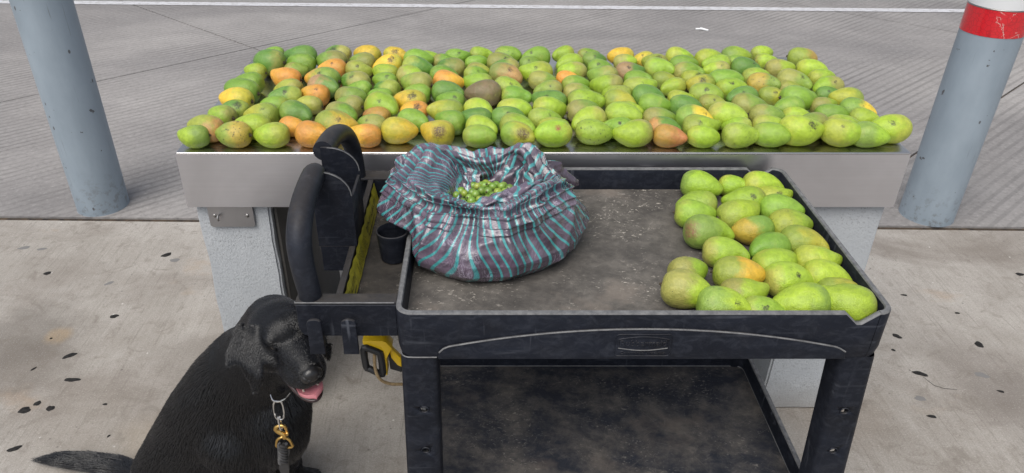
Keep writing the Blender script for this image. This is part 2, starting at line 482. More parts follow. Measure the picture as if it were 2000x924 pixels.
def mat_mango():
    t = NT('mango_skin')
    oc = t.vmath('ADD', t.tc.outputs['Object'], t.attr('shift'))
    n1 = t.noise(oc, 2.2, 4, 0.6, 0.4)
    n2 = t.noise(oc, 7, 5, 0.65)
    sep = t.n.new('ShaderNodeSeparateXYZ'); t.l.new(t.tc.outputs['Object'], sep.inputs[0])
    along = t.math('SUBTRACT', t.math('MULTIPLY', sep.outputs['X'], -1.4), t.attr('blush_edge', 'Fac'))
    f = t.ramp(t.math('ADD', along, t.math('MULTIPLY', n1, 1.5)), (0.55, 0.0), (0.95, 1.0))
    c = t.mix(f, t.attr('skin_main', 'Color'), t.attr('skin_blush', 'Color'))
    c = t.mix(t.math('MULTIPLY', t.ramp(n2, (0.34, 0.0), (0.64, 1.0)), 0.8), t.mix(0.36, c, (0.05, 0.10, 0.012)), c)
    c = t.mix(t.math('MULTIPLY', t.ramp(n1, (0.58, 0.0), (0.74, 1.0)), 0.22), c, (0.50, 0.50, 0.12))
    # brushed russet and stretched streaks along the fruit
    rs = t.noise(t.vmath('MULTIPLY', oc, (1.0, 2.6, 2.6)), 5.5, 6, 0.72, 0.6)
    c = t.mix(t.math('MULTIPLY', t.ramp(rs, (0.56, 0.0), (0.70, 1.0)), 0.30), c, (0.17, 0.20, 0.03))
    c = t.mix(t.math('MULTIPLY', t.ramp(rs, (0.30, 1.0), (0.42, 0.0)), 0.30), c, (0.46, 0.52, 0.10))
    # pale lenticels and little dark dots
    len_ = t.voronoi(oc, 26)
    c = t.mix(t.math('MULTIPLY', t.ramp(len_, (0.07, 1.0), (0.15, 0.0)), 0.42), c, (0.60, 0.62, 0.22))
    dots = t.voronoi(t.vmath('ADD', oc, (3.3, 1.1, 7.0)), 9)
    dm = t.math('MULTIPLY', t.ramp(dots, (0.055, 1.0), (0.085, 0.0)), t.attr('dots', 'Fac'))
    c = t.mix(dm, c, (0.035, 0.035, 0.015))
    sp = t.math('MULTIPLY', t.ramp(t.noise(oc, 13, 4, 0.65), (0.60, 0.0), (0.66, 1.0)), t.attr('speckle', 'Fac'))
    c = t.mix(sp, c, (0.025, 0.03, 0.015))
    # one blemish of its own
    dv = t.vmath('DISTANCE', t.tc.outputs['Object'], t.attr('mark_at'))
    dv = t.math('ADD', dv, t.math('MULTIPLY', t.math('SUBTRACT', t.noise(oc, 11, 6, 0.8), 0.5), t.attr('mark_rag', 'Fac')))
    mr = t.math('DIVIDE', dv, t.attr('mark_size', 'Fac'))
    mot = t.ramp(t.noise(oc, 24, 4, 0.7), (0.40, 0.35), (0.58, 1.0))
    c = t.mix(t.math('MULTIPLY', t.ramp(mr, (0.55, 1.0), (1.05, 0.0)), mot), c, t.attr('mark_color', 'Color'))
    h = t.math('ADD', n2, t.math('MULTIPLY', t.noise(oc, 45, 3, 0.6), 0.4))
    t.p.inputs['Subsurface Radius'].default_value = (0.01, 0.008, 0.003)
    return t.set(base=c, rough=t.math('ADD', 0.28, t.math('MULTIPLY', n2, 0.22)), spec=0.42, coat=0.22, coat_rough=0.3, normal=t.bump(h, 0.30, 0.03))


M_PAVE, M_ROAD, M_GUM, M_LINE = mat_pavement(), mat_road(), mat_gum(), mat_line()
M_JOINT = mat_dirt('joint_dirt', (0.018, 0.015, 0.013), (0.085, 0.058, 0.036), 30)
M_EARTH = mat_dirt('base_concrete', (0.20, 0.19, 0.18), (0.30, 0.285, 0.27), 2)
M_TOP = mat_steel('brushed_steel_top', (2.0, 130, 1), 0.26, (0.56, 0.54, 0.53))
M_APRON = mat_steel('brushed_steel_apron', (2.2, 1, 150), 0.38, (0.74, 0.735, 0.77))
M_PLATE = mat_steel('dull_steel_plate', (40, 40, 40), 0.45, (0.48, 0.47, 0.48))
M_PILLAR, M_BOLLARD, M_RED = mat_pillar(), mat_bollard(), mat_red()
M_WHITE = mat_plain('white_reflective_tape', (0.62, 0.63, 0.64), 0.35)
M_SCREW = mat_plain('screw_metal', (0.35, 0.34, 0.33), 0.35, metal=1.0)
M_BLACK = mat_black()
M_DECK = mat_black('worn_black_deck', (0.018, 0.018, 0.020), (0.10, 0.10, 0.10), 0.5, (0.090, 0.079, 0.066), 0.30)
M_RECESS = mat_floor('dirty_recess_floor', (0.022, 0.021, 0.021), (0.085, 0.075, 0.064), 0.30, 0.66, 0.3, scr=0.1)
M_EDGE = mat_dirt('worn_and_lit_plastic_edge', (0.085, 0.086, 0.09), (0.17, 0.17, 0.172), 60, 0.6)  # worn rims, and a painted light line on the arched panel
M_SIDE_SHADE = mat_dirt('painted_side_shade', (0.040, 0.037, 0.034), (0.066, 0.061, 0.056), 5, 0.7)  # shade of the pillar's inner side, put into a dark colour
M_GRIP = mat_black('black_grip_plastic', (0.011, 0.0125, 0.017), (0.09, 0.09, 0.10), 0.45, (0.085, 0.072, 0.058), 0.26)
M_SHELF1 = mat_floor('scratched_dusty_tray_floor', (0.046, 0.043, 0.041), (0.165, 0.150, 0.133), 0.29, 0.66, warm=(0.22, 0.185, 0.155), scr=0.12)
M_SHELF2 = mat_floor('dusty_lower_shelf_floor', (0.024, 0.027, 0.036), (0.150, 0.135, 0.117), 0.43, 0.70, 0.25, (0.12, 0.10, 0.085), 0.1)

# ------------------------------------------------------------------ ground, road, pavement
def curb_y(x):                       # the joint between pavement and road, slightly skewed
    return 2.866 - 0.021 * x - 0.0

mb = MB(); mb.box(-200, 200, -120, 280, -0.30, -0.05)
tag(mb.build('ground', M_EARTH, smooth=False), kind='structure')

mb = MB()
mb.prism([(-9, -7), (9, -7), (9, curb_y(9) - 0.017), (-9, curb_y(-9) - 0.017)], 'z', -0.045, 0.0)
pave = tag(mb.build('pavement', M_PAVE, smooth=False), kind='structure')

mb = MB()                            # packed dirt down in the joint
b = bmesh.new()
n = 160
vs = []
for i in range(n + 1):
    x = -9 + 18 * i / n
    y = curb_y(x)
    row = []
    for k, dy in enumerate((-0.03, -0.012, 0.0, 0.012, 0.03)):
        z = -0.018 - 0.004 * (k == 2) + 0.006 * noise.noise((x * 9, k * 3.1, 1))
        row.append(b.verts.new((x, y + dy, z)))
    vs.append(row)
for A, B in zip(vs, vs[1:]):
    for k in range(4):
        b.faces.new((A[k], B[k], B[k + 1], A[k + 1]))
mb.merge(b)
mb.build('joint_filling', M_JOINT, pave)

road = MB(); road.box(-60, 60, 2.8, 70, -0.049, -0.010)
road = tag(road.build('road', M_JOINT, smooth=False), kind='structure')
E1 = Vector((math.cos(R(41)), math.sin(R(41)))); E2 = Vector((math.cos(R(138)), math.sin(R(138))))
def slab_corner(i, j):
    # corner (0,0) is where the two joints cross behind the left end of the table
    return Vector((-1.69, 5.43)) + E1 * (3.95 * i) + E2 * (4.03 * j)
for i in range(-3, 5):
    for j in range(-3, 4):
        cs = [slab_corner(i, j), slab_corner(i + 1, j), slab_corner(i + 1, j + 1), slab_corner(i, j + 1)]
        mid = sum(cs, Vector((0, 0))) / 4
        cs = [c + (mid - c).normalized() * 0.0085 for c in cs]
        b = bmesh.new()
        f = b.faces.new([b.verts.new((c.x, c.y, 0)) for c in cs])
        g = b.verts[:] + b.edges[:] + b.faces[:]
        nx, ny = 0.021, 1.0
        bmesh.ops.bisect_plane(b, geom=g, plane_co=(0, curb_y(0) + 0.017, 0), plane_no=(-nx, -ny, 0), clear_outer=True)
        if not b.faces or max(v.co.y for v in b.verts) < 2.95:
            b.free(); continue
        ex = bmesh.ops.extrude_face_region(b, geom=b.faces[:])
        for v in ex['geom']:
            if isinstance(v, bmesh.types.BMVert): v.co.z = -0.0095
        bmesh.ops.recalc_face_normals(b, faces=b.faces[:])
        mb = MB(); mb.merge(b)
        mb.build('slab', M_ROAD, road, smooth=False)
b = bmesh.new()
for x0, x1 in ((-8.0, 8.0),):
    n = 40
    pr = None
    for k in range(n + 1):
        x = x0 + (x1 - x0) * k / n
        y = 6.61 - 0.036 * x
        a = [b.verts.new((x, y - 0.055, 0.004)), b.verts.new((x, y + 0.055, 0.004))]
        if pr: b.faces.new((pr[0], a[0], a[1], pr[1]))
        pr = a
mb = MB(); mb.merge(b); mb.build('painted_line', M_LINE, road)

def blot(name, x, y, rx, ry, rot, h, mat, parent, seed, n=18, rag=0.24):
    b = bmesh.new()
    rnd = random.Random(seed)
    ph = [rnd.uniform(0, 6.28) for _ in range(4)]
    ring, ring2 = [], []
    for k in range(n):
        a = 2 * math.pi * k / n
        q = 1 + rag * (0.5 * math.sin(2 * a + ph[0]) + 0.35 * math.sin(3 * a + ph[1]) + 0.3 * math.sin(5 * a + ph[2]))
        px, py = rx * q * math.cos(a), ry * q * math.sin(a)
        X, Y = x + px * math.cos(rot) - py * math.sin(rot), y + px * math.sin(rot) + py * math.cos(rot)
        ring.append(b.verts.new((X, Y, 0.0006)))
        ring2.append(b.verts.new((x + (X - x) * 0.8, y + (Y - y) * 0.8, h)))
    c = b.verts.new((x, y, h * 1.2))
    for k in range(n):
        j = (k + 1) % n
        b.faces.new((ring[k], ring[j], ring2[j], ring2[k]))
        b.faces.new((ring2[k], ring2[j], c))
    mb = MB(); mb.merge(b)
    return mb.build(name, mat, parent)

GUM = [(-1.737,2.469,.017,.012,.1),(-1.309,2.605,.021,.016,.5),(-1.351,2.188,.017,.012,0),(-1.411,1.968,.023,.013,.6),(-1.346,1.847,.027,.011,.0),
       (-1.43,1.708,.020,.016,.6),(-1.405,1.738,.014,.010,.6),(-1.353,1.716,.013,.014,.2),(-1.377,1.55,.020,.011,.5),(1.475,2.073,.017,.012,-.6),
       (1.74,2.027,.016,.017,-.7),(1.458,1.877,.025,.012,-.3),(1.426,1.997,.007,.007,0),(1.396,1.681,.014,.008,-.2),(1.676,1.792,.011,.006,-.5),
       (2.151,2.462,.017,.012,-.4),(1.762,2.207,.009,.006,0),(-1.189,1.734,.008,.005,.3),(-1.12,1.60,.006,.004,1.0),(-1.52,2.06,.006,.004,.6),(1.12,2.52,.010,.012,.2),
       (1.62,2.32,.012,.006,-.3),(-1.50,1.90,.012,.004,.9)]
for i, (x, y, rx, ry, a) in enumerate(GUM):
    blot('gum_spot', x, y, rx * .92, ry * .92, a, 0.0022, M_GUM, pave, i)
M_GREYSPOT = mat_plain('old_grey_spot', (0.16, 0.155, 0.15), 0.85)
for i, (x, y, rx, ry, a) in enumerate([(-1.93,2.66,.022,.013,.5),(-1.85,2.65,.018,.010,.4),(-1.26,2.565,.021,.012,.3),(-1.46,2.40,.018,.009,.6),(1.49,2.30,.016,.01,-.4),(1.66,1.87,.02,.014,-.4),(1.40,1.76,.018,.011,-.3),(1.80,1.70,.02,.013,.2)]):
    blot('gum_spot', x, y, rx, ry, a, 0.0009, M_GREYSPOT, pave, i + 40)
# hairline cracks in the pavement
def crack(pts, w):
    b = bmesh.new(); pr = None
    for i, (x, y) in enumerate(pts):
        j = min(i + 1, len(pts) - 1); k = max(i - 1, 0)
        d = Vector((pts[j][0] - pts[k][0], pts[j][1] - pts[k][1])).normalized()
        ww = w * (0.35 + 0.65 * math.sin(math.pi * (i + 0.5) / len(pts)))
        a = [b.verts.new((x - d.y * ww, y + d.x * ww, 0.0012)), b.verts.new((x + d.y * ww, y - d.x * ww, 0.0012))]
        if pr: b.faces.new((pr[0], pr[1], a[1], a[0]))
        pr = a
    mb = MB(); mb.merge(b); mb.build('crack', M_GUM, pave)
crack([(1.335,2.00),(1.36,2.03),(1.375,2.07),(1.405,2.10),(1.42,2.14),(1.44,2.16),(1.425,2.175)], 0.0028)
crack([(1.46,1.86),(1.475,1.82),(1.50,1.805),(1.54,1.80)], 0.0011)

# scrap of white paper far out on the road
mb = MB()
mb.tube([(1.70, 5.90, .006), (1.735, 5.885, .012), (1.79, 5.862, .006)], 0.008, 6)
mb.tube([(1.79, 5.862, .006), (1.765, 5.885, .01), (1.745, 5.93, .006)], 0.006, 6)
tag(mb.build('paper_scrap', M_WHITE), 'small twisted white paper scrap lying on the grooved road', 'litter')

# ------------------------------------------------------------------ bollards
def bollard(cx, cy, z_band, white_h, red, label):
    t = thing('bollard', label, 'bollard', (cx, cy, 0), 'bollards along the pavement edge')
    r = 0.112
    top = z_band + white_h + (0.10 if red else 0) + 0.02
    mb = MB(); mb.lathe([(r + 0.001, 0), (r, 0.004), (r, top), (r * .96, top + .02), (r * .75, top + .045), (r * .4, top + .06), (0, top + .065)], 0, 0, 56)
    for v in mb.bm.verts: v.co.x += cx; v.co.y += cy
    mb.build('post', M_BOLLARD, t)
    z = z_band
    if red:
        mb = MB(); mb.lathe([(r + .0012, z), (r + .0012, z + .103)], cx, cy, 56)
        mb.bm.faces.ensure_lookup_table()
        mb.build('red_band', M_RED, t); z += .1035
        mb = MB(); mb.lathe([(r + .0004, z - .004), (r + .0024, z - .002), (r + .0024, z), (r + .0004, z + .002)], cx, cy, 56); mb.build('band_edge', M_SCREW, t)
        z += .0025
    mb = MB(); mb.lathe([(r + .0012, z), (r + .0012, z + white_h)], cx, cy, 56); mb.build('white_band', M_WHITE, t)
    if not red:
        mb = MB(); mb.lathe([(r + .0003, z - .010), (r + .0018, z - .009), (r + .0018, z - .001), (r + .0003, z)], cx, cy, 56); mb.build('band_edge', M_GUM, t)
    # cast debris at the foot
    return t
bollard(-1.757, 3.035, 0.980, 0.10, False, 'blue-grey steel bollard without a red band, left of the mango table')
bollard(2.022, 2.945, 0.838, 0.10, True, 'blue-grey steel bollard with a red reflective band, right of the mango table')

# ------------------------------------------------------------------ steel table on two pillars
TX0, TX1, TY0, TY1, TZ = -0.762, 1.070, 1.690, 2.445, 0.893
table = thing('steel_table', 'long stainless steel inspection table top covered with rows of mangoes', 'table', (0.154, 2.07, 0.735))
mb = MB(); mb.box(TX0, TX1, TY0, TY1, TZ - 0.0085, TZ, 0.0040, 3); mb.build('tabletop', M_TOP, table, angle=30)
def apron(x0, x1, y0, y1):
    mb = MB(); mb.box(x0, x1, y0, y1, 0.738, TZ - 0.0060, 0.0, 1); mb.build('apron', M_APRON, table, angle=30)
apron(TX0 + .0005, TX1 - .0005, TY0 + .0002, TY0 + .003)
apron(TX0 + .0005, TX1 - .0005, TY1 - .003, TY1 - .0005)
apron(TX0 + .0005, TX0 + .003, TY0 + .004, TY1 - .004)
apron(TX1 - .003, TX1 - .0005, TY0 + .004, TY1 - .004)
mb = MB(); mb.box(TX0 + .02, TX1 - .02, TY0 + .02, TY1 - .02, 0.842, 0.872); mb.build('underframe', M_PLATE, table)

def pillar(x0, x1, y0, y1, label):
    t = thing('concrete_pillar', label, 'pillar', ((x0 + x1) / 2, y0, 0), 'pillars under the steel table')
    b = bmesh.new()
    bmesh.ops.create_cube(b, size=1)
    bmesh.ops.transform(b, matrix=Matrix.Translation(((x0 + x1) / 2, (y0 + y1) / 2, 0.42)) @ Matrix.Diagonal((x1 - x0, y1 - y0, 0.84, 1)), verts=b.verts[:])
    bmesh.ops.bevel(b, geom=b.edges[:], offset=0.006, segments=2, affect='EDGES')
    bmesh.ops.subdivide_edges(b, edges=[e for e in b.edges if e.calc_length() > .1], cuts=22, use_grid_fill=True)
    for v in b.verts:
        d = noise.noise(v.co * 9) * 0.004 + noise.noise(v.co * 31) * 0.002
        v.co.x += d; v.co.y += d * .6
    mb = MB(); mb.merge(b)
    mb.build('post', M_PILLAR, t, angle=50)
    return t
pl = pillar(-0.752, -0.558, 1.716, 2.40, 'rough grey painted concrete pillar with a steel plate, behind the black dog')
pillar(0.872, 1.066, 1.716, 2.40, 'rough grey painted concrete pillar behind the right end of the cart')
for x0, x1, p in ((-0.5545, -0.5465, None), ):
    mb = MB(); mb.box(x0, x1, 1.735, 2.385, 0.004, 0.836, .002); mb.build('shade_sheet', M_SIDE_SHADE, pl)  # added sheet that darkens the pillar's shaded inner face by its colour
PY_ = 1.7095
pts = rrect(-0.7195, -0.600, 0.668, 0.7378, 0.008)
mb = MB(); mb.prism(pts, 'y', PY_ - .0035, PY_ + .001, 0.0008, 1); plate = mb.build('mounting_plate', M_PLATE, pl, angle=30)
for sx in (-0.703, -0.617):
    mb = MB(); mb.ball((sx, PY_ - .0035, 0.703), (.0055, .0028, .0055)); mb.build('screw', M_SCREW, plate)
mb = MB(); mb.tube([(-0.690, PY_ - .003, .7065), (-0.690, PY_ - .016, .708), (-0.690, PY_ - .020, .700), (-0.690, PY_ - .017, .696)], .0028, 8, smooth=1); mb.build('hook', M_SCREW, plate)

# ------------------------------------------------------------------ black utility cart
cart = thing('utility_cart', 'black two-shelf plastic utility cart carrying mangoes and a striped bag', 'cart', (0.295, 1.36, 0))
CX0, CX1, CY0, CY1, RIM = -0.156, 0.746, 1.067, 1.662, 0.867
NOTCH = (0.655, 0.679, 0.688, 0.716)
def rim_z(x, y):
    if y < CY0 + .02 or y > CY1 - .02:
        a, l, l2, bq = NOTCH
        if a < x < bq:
            if x < l: return RIM - 0.023 * (x - a) / (l - a)
            if x > l2: return RIM - 0.023 * (bq - x) / (bq - l2) if True else RIM
            return RIM - 0.023
    return RIM
def tray(name, x0, x1, y0, y1, zrim, zfloor, zbot, thick, r, mats, parent, rimf, extra, taper=0.004):
    """moulded tray: outer wall, rounded rim, inner wall; the floor is a part of its own"""
    n = 7
    P = [rrect(x0 + k, x1 - k, y0 + k, y1 - k, max(r - k, .004), n, extra) for k in (taper, 0.0, 0.0, 0.002, thick - .002, thick, thick + .003)]
    b = bmesh.new()
    Z = (lambda x, y: zbot, lambda x, y: zbot + .02, lambda x, y: rimf(x, y) - .003, rimf, rimf, lambda x, y: rimf(x, y) - .003, lambda x, y: zfloor)
    rings = [[b.verts.new((x, y, z(x, y))) for x, y in p] for p, z in zip(P, Z)]
    m = len(P[0])
    for A, B in zip(rings, rings[1:]):
        for k in range(m):
            b.faces.new((A[k], A[(k + 1) % m], B[(k + 1) % m], B[k]))
    b.faces.new(rings[0][::-1])
    mb = MB(); mb.merge(b)
    o = mb.build(name, [mats[0], M_EDGE], parent, angle=50)
    for q, f in enumerate(o.data.polygons):
        if q // m in (2, 3, 4): f.material_index = 1
    b = bmesh.new()
    q = thick + .0025
    f = b.faces.new([b.verts.new((x, y, zfloor + .0015)) for x, y in rrect(x0 + q, x1 - q, y0 + q, y1 - q, r - .01, n)])
    mb = MB(); mb.merge(b)
    mb.build('shelf_floor', mats[1], o)
    return o
ex = [0.2, NOTCH[0], NOTCH[1], NOTCH[2], NOTCH[3], NOTCH[0] - .001, NOTCH[3] + .001]
ZF = 0.8105
DKZ = 0.8630
upper = tray('upper_shelf', CX0, CX1, CY0, CY1, RIM, ZF, 0.763, 0.0115, 0.030, (M_BLACK, M_SHELF1), cart, rim_z, ex)
lower = tray('lower_shelf', -0.150, 0.742, 1.075, 1.602, 0.335, 0.285, 0.235, 0.012, 0.035, (M_BLACK, M_SHELF2), cart, lambda x, y: 0.335, [0.2])

# raised arched panel with the maker's emblem on the front skirt
def arch(x): 
    u = (x - 0.295) / 0.36
    return 0.835 - 0.042 * u * u
pts = [(-0.081, 0.7645), (0.676, 0.7645), (0.672, 0.782), (0.660, 0.790)]
pts += [(0.650 - 0.71 * k / 24, arch(0.650 - 0.71 * k / 24)) for k in range(25)]
pts += [(-0.070, 0.789), (-0.078, 0.780)]
mb = MB(); mb.prism(pts, 'y', CY0 - .0050, CY0 + .0035, 0.0022, 2)
panel = mb.build('arched_panel', M_BLACK, cart, angle=50)
mb = MB(); mb.tube([(x, CY0 - .0042, z) for x, z in pts[2:]], .0016, 6); mb.build('lit_or_worn_panel_edge', M_EDGE, panel)  # pale colour stands in for light caught along the panel's upper edge
mb = MB(); mb.tube([(-.1505, CY0 + .028, .7625), (-.1495, CY0 + .014, .7625), (-.142, CY0 + .0055, .7625), (-.128, CY0 + .0032, .7625), (-.083, CY0 + .0032, .7625)], .0014, 6, smooth=1); mb.build('lit_or_worn_panel_edge', M_EDGE, upper)
mb = MB(); mb.tube([(-.343, 1.1045 + .003, DKZ), (-.343, 1.1045, DKZ), (-.160, 1.1045, DKZ)], .0014, 6); mb.build('deck_edge', M_EDGE, upper)
mb = MB(); mb.tube([(x, y, .2875) for x, y in rrect(-.137, .7285, 1.089, 1.5885, .022, 5)], .0022, 6, closed=True); mb.build('floor_fillet', M_EDGE, lower)
mb = MB()
YE = CY0 - .0055
mb.tube([(x, YE, z) for x, z in rrect(0.245, 0.348, 0.7735, 0.8235, 0.007, 5)], 0.0009, 6, closed=True)
lens = [(0.251 + 0.091 * k / 20, 0.8125 + 0.0055 * math.sin(math.pi * k / 20)) for k in range(21)]
lens += [(0.342 - 0.091 * k / 20, 0.7925 - 0.0055 * math.sin(math.pi * k / 20)) for k in range(21)]
mb.tube([(x, YE, z) for x, z in lens], 0.0012, 6, closed=True)
emblem = mb.build('emblem', M_BLACK, panel)
m = MB(); m.tube([(x, YE - .0006, z) for x, z in lens[21:]], 0.0010, 6); m.build('emblem_edge', M_EDGE, panel)
def lettering(body, size, x, z, y, parent, mat, wscale=1.0, depth=0.0012, rot=(R(90), 0, 0), name='lettering', shear=0.0):
    cu = bpy.data.curves.new(name, 'FONT')
    cu.body = body; cu.size = size; cu.extrude = depth; cu.align_x = 'CENTER'; cu.align_y = 'CENTER'
    cu.bevel_depth = depth * 0.25; cu.shear = shear; cu.offset = size * 0.012
    tmp = bpy.data.objects.new('tmp_text', cu)
    COL.objects.link(tmp)
    me = bpy.data.meshes.new_from_object(tmp.evaluated_get(bpy.context.evaluated_depsgraph_get()))
    COL.objects.unlink(tmp)
    bpy.data.objects.remove(tmp)
    me.transform(Matrix.Translation((x, y, z)) @ __import__('mathutils').Euler(rot).to_matrix().to_4x4() @ Matrix.Diagonal((wscale, 1, 1, 1)))
    return link(name, me, mat, parent)
lettering('Rubbermaid', 0.0185, 0.2965, 0.8020, YE + .0002, panel, M_BLACK, 0.96)
lettering('Commercial Products', 0.0095, 0.2965, 0.7805, YE + .0002, panel, M_BLACK, 0.98, 0.0008)

# legs
def leg(x0t, x1t, x0b, x1b, yf, yb, z1, z0, holes):
    b = bmesh.new()
    n = 24
    th = 0.006
    def prof(t):
        a, c = x0t + (x0b - x0t) * t, x1t + (x1b - x1t) * t
        return [(a, yb), (a, yf + .012), (a + .004, yf + .003), (a + .011, yf), (c - .011, yf), (c - .004, yf + .003), (c, yf + .012), (c, yb), (c - th, yb), (c - th, yf + .013), (c - .012, yf + th), (a + .012, yf + th), (a + th, yf + .013), (a + th, yb)]
    rings = []
    for k in range(n + 1):
        t = k / n
        rings.append([b.verts.new((x, y, z1 + (z0 - z1) * t)) for x, y in prof(t)])
    m = len(rings[0])
    for A, B in zip(rings, rings[1:]):
        for k in range(m):
            b.faces.new((A[k], B[k], B[(k + 1) % m], A[(k + 1) % m]))
    bmesh.ops.recalc_face_normals(b, faces=b.faces[:])
    mb = MB(); mb.merge(b)
    o = mb.build('leg', M_BLACK, cart, angle=45)
    for hx, hz in holes:                # moulded oval holes, cut right through
        ov = [(hx + .0085 * math.cos(a), hz + .0075 * math.sin(a)) for a in [2 * math.pi * q / 20 for q in range(20)]]
        h = MB(); h.prism(ov, 'y', yf - .02, yf + .02); cut = h.build('cutter', M_BLACK)
        mod = o.modifiers.new('b', 'BOOLEAN'); mod.object = cut; mod.operation = 'DIFFERENCE'; mod.solver = 'EXACT'
        bpy.context.view_layer.update()
        me = bpy.data.meshes.new_from_object(o.evaluated_get(bpy.context.evaluated_depsgraph_get()))
        o.modifiers.clear(); o.data = me
        bpy.data.objects.remove(cut)
        h = MB(); h.tube([(x, yf - .0002, z) for x, z in ov], 0.0014, 6, closed=True)
        h.build('hole_rim', M_BLACK, o)
    return o
M_HOLE = mat_plain('dark_hollow', (0.012, 0.012, 0.013), 0.9)
leg(-0.151, -0.081, -0.160, -0.084, 1.0715, 1.125, 0.7625, 0.16, [(-0.112, 0.628), (-0.113, 0.515)])
leg(0.674, 0.740, 0.708, 0.785, 1.0715, 1.125, 0.7625, 0.16, [(0.714, 0.624), (0.719, 0.513)])
mb = MB(); mb.box(-0.152, -0.085, 1.590, 1.640, 0.17, 0.7625, 0.01, 2); mb.build('leg', M_BLACK, cart)
mb = MB(); mb.box(0.690, 0.748, 1.585, 1.640, 0.17, 0.7625, 0.01, 2); mb.build('leg', M_BLACK, cart)
for cx, cy in ((-0.12, 1.11), (0.74, 1.11), (-0.12, 1.61), (0.72, 1.61)):
    mb = MB(); mb.box(cx - .03, cx + .03, cy - .03, cy + .03, 0.135, 0.158, 0.004); mb.box(cx - .024, cx - .019, cy - .022, cy + .022, 0.06, 0.134); mb.box(cx + .019, cx + .024, cy - .022, cy + .022, 0.06, 0.134)
    w = mb.build('caster', M_PLATE, cart)
    wm = MB(); wm.lathe([(0.0, -.016), (.05, -.016), (.062, -.008), (.0625, 0), (.062, .008), (.05, .016), (0, .016)], 0, 0, 24)
    bmesh.ops.transform(wm.bm, matrix=Matrix.Translation((cx, cy, .0635)) @ Matrix.Rotation(R(90), 4, 'Y'), verts=wm.bm.verts[:])
    wm.build('wheel', M_HOLE, w)

# --- organizer end with the raised handle
DK = 0.8635
org = MB()
org.box(-0.343, -0.1565, 1.1048, 1.134, 0.8585, DK, 0.0015)               # near deck
org.box(-0.330, -0.1565, 1.604, 1.6495, 0.8585, DK, 0.0015)                # far deck
org.box(-0.272, -0.259, 1.1345, 1.6035, 0.845, DK - .0005, 0.002)       # strip beside the long recess
org.box(-0.334, -0.2725, 1.3065, 1.4115, 0.845, DK - .0010, 0.001)        # deck round the centre box
deck = org.build('end_deck', M_DECK, cart, angle=40)
sk = MB()
pts = [(-0.1565, 0.784), (-0.3275, 0.784), (-0.336, 0.788), (-0.341, 0.796), (-0.343, 0.807), (-0.343, 0.8582), (-0.1565, 0.8582)]
sk.prism(pts, 'y', 1.1050, 1.1125, 0.002, 1)
sk.build('end_skirt', M_BLACK, cart)
sk = MB(); sk.prism(pts, 'y', 1.6425, 1.6495, 0.002, 1); sk.build('end_skirt', M_BLACK, cart)
sk = MB(); sk.box(-0.343, -0.336, 1.1130, 1.134, 0.79, 0.8582, .002); sk.box(-0.336, -0.33, 1.604, 1.642, 0.79, 0.8445, .002); sk.build('corner_block', M_BLACK, cart)
rc = MB()                                                              # long recess between strip and shelf
rc.box(-0.264, -0.2595, 1.1345, 1.6035, 0.805, 0.8445)
rc.box(-0.2590, -0.1570, 1.130, 1.1340, 0.805, 0.8582)
rc.box(-0.2590, -0.1570, 1.604, 1.6085, 0.805, 0.8582)
rc.build('recess_wall', M_BLACK, cart)
rc = MB(); rc.box(-0.2640, -0.1570, 1.130, 1.6085, 0.799, 0.8045); rc.build('recess_floor', M_RECESS, cart)
cup = MB(); cup.lathe([(.028, .808), (.033, .860), (.0345, .872), (.0345, .874), (.032, .875), (.0305, .873), (.029, .860), (.026, .8115), (0, .8115)], -0.187, 1.345, 32)
cup.build('cup_holder', M_BLACK, cart)
# centre box: front and rear walls with curved tops, side walls
def curved_wall(y0, y1, ztop):
    p = [(-0.256, 0.8638), (-0.256, ztop - .052)]
    for k in range(9):
        a = math.pi / 2 * k / 8
        p.append((-0.322 + .065 * math.cos(a * .98), ztop - .052 + .052 * math.sin(a)))
    p += [(-0.334, ztop), (-0.334, 0.8638)]
    m = MB(); m.prism(p, 'y', y0, y1)
    w = m.build('box_wall', M_BLACK, cart, angle=20)
    m = MB(); m.tube([(x, y0, z) for x, z in p[1:-2]], .0011, 6); m.build('wall_edge', M_EDGE, w)
    return w
curved_wall(1.300, 1.306, 1.033)
curved_wall(1.412, 1.418, 1.033)
m = MB(); m.box(-0.262, -0.2565, 1.3065, 1.4115, 0.864, 0.972, .001); m.build('box_wall', M_BLACK, cart)
m = MB(); m.box(-0.334, -0.329, 1.3065, 1.4115, 0.864, 0.985, .001); m.build('box_wall', M_BLACK, cart)
m = MB(); m.prism([(-0.2725, 0.8630), (-0.2725, 0.818), (-0.277, 0.808), (-0.287, 0.803), (-0.330, 0.803), (-0.330, 0.8630)], 'y', 1.2995, 1.306); m.build('lower_box', M_BLACK, cart)
m = MB(); m.prism([(-0.2725, 0.8630), (-0.2725, 0.818), (-0.277, 0.808), (-0.287, 0.803), (-0.330, 0.803), (-0.330, 0.8630)], 'y', 1.412, 1.418); m.build('lower_box', M_BLACK, cart)
# the two handle loops
h = MB()
h.tube([(-0.318, 1.127, 0.850), (-0.319, 1.126, 0.880), (-0.325, 1.130, 0.925), (-0.331, 1.150, 0.968), (-0.332, 1.192, 1.000), (-0.330, 1.245, 1.018), (-0.327, 1.300, 1.026), (-0.326, 1.318, 1.022)],
       [.0215, .0215, .022, .0235, .0235, .023, .0225, .019], 20, smooth=2)
h.build('grip', M_GRIP, cart)
h = MB()
h.tube([(-0.300, 1.620, 0.850), (-0.301, 1.622, 0.890), (-0.305, 1.615, 0.940), (-0.312, 1.585, 0.985), (-0.320, 1.535, 1.010), (-0.326, 1.480, 1.020), (-0.330, 1.420, 1.022)],
       [.0195, .0195, .020, .021, .022, .0225, .022], 20, smooth=2)
h.build('grip', M_GRIP, cart)
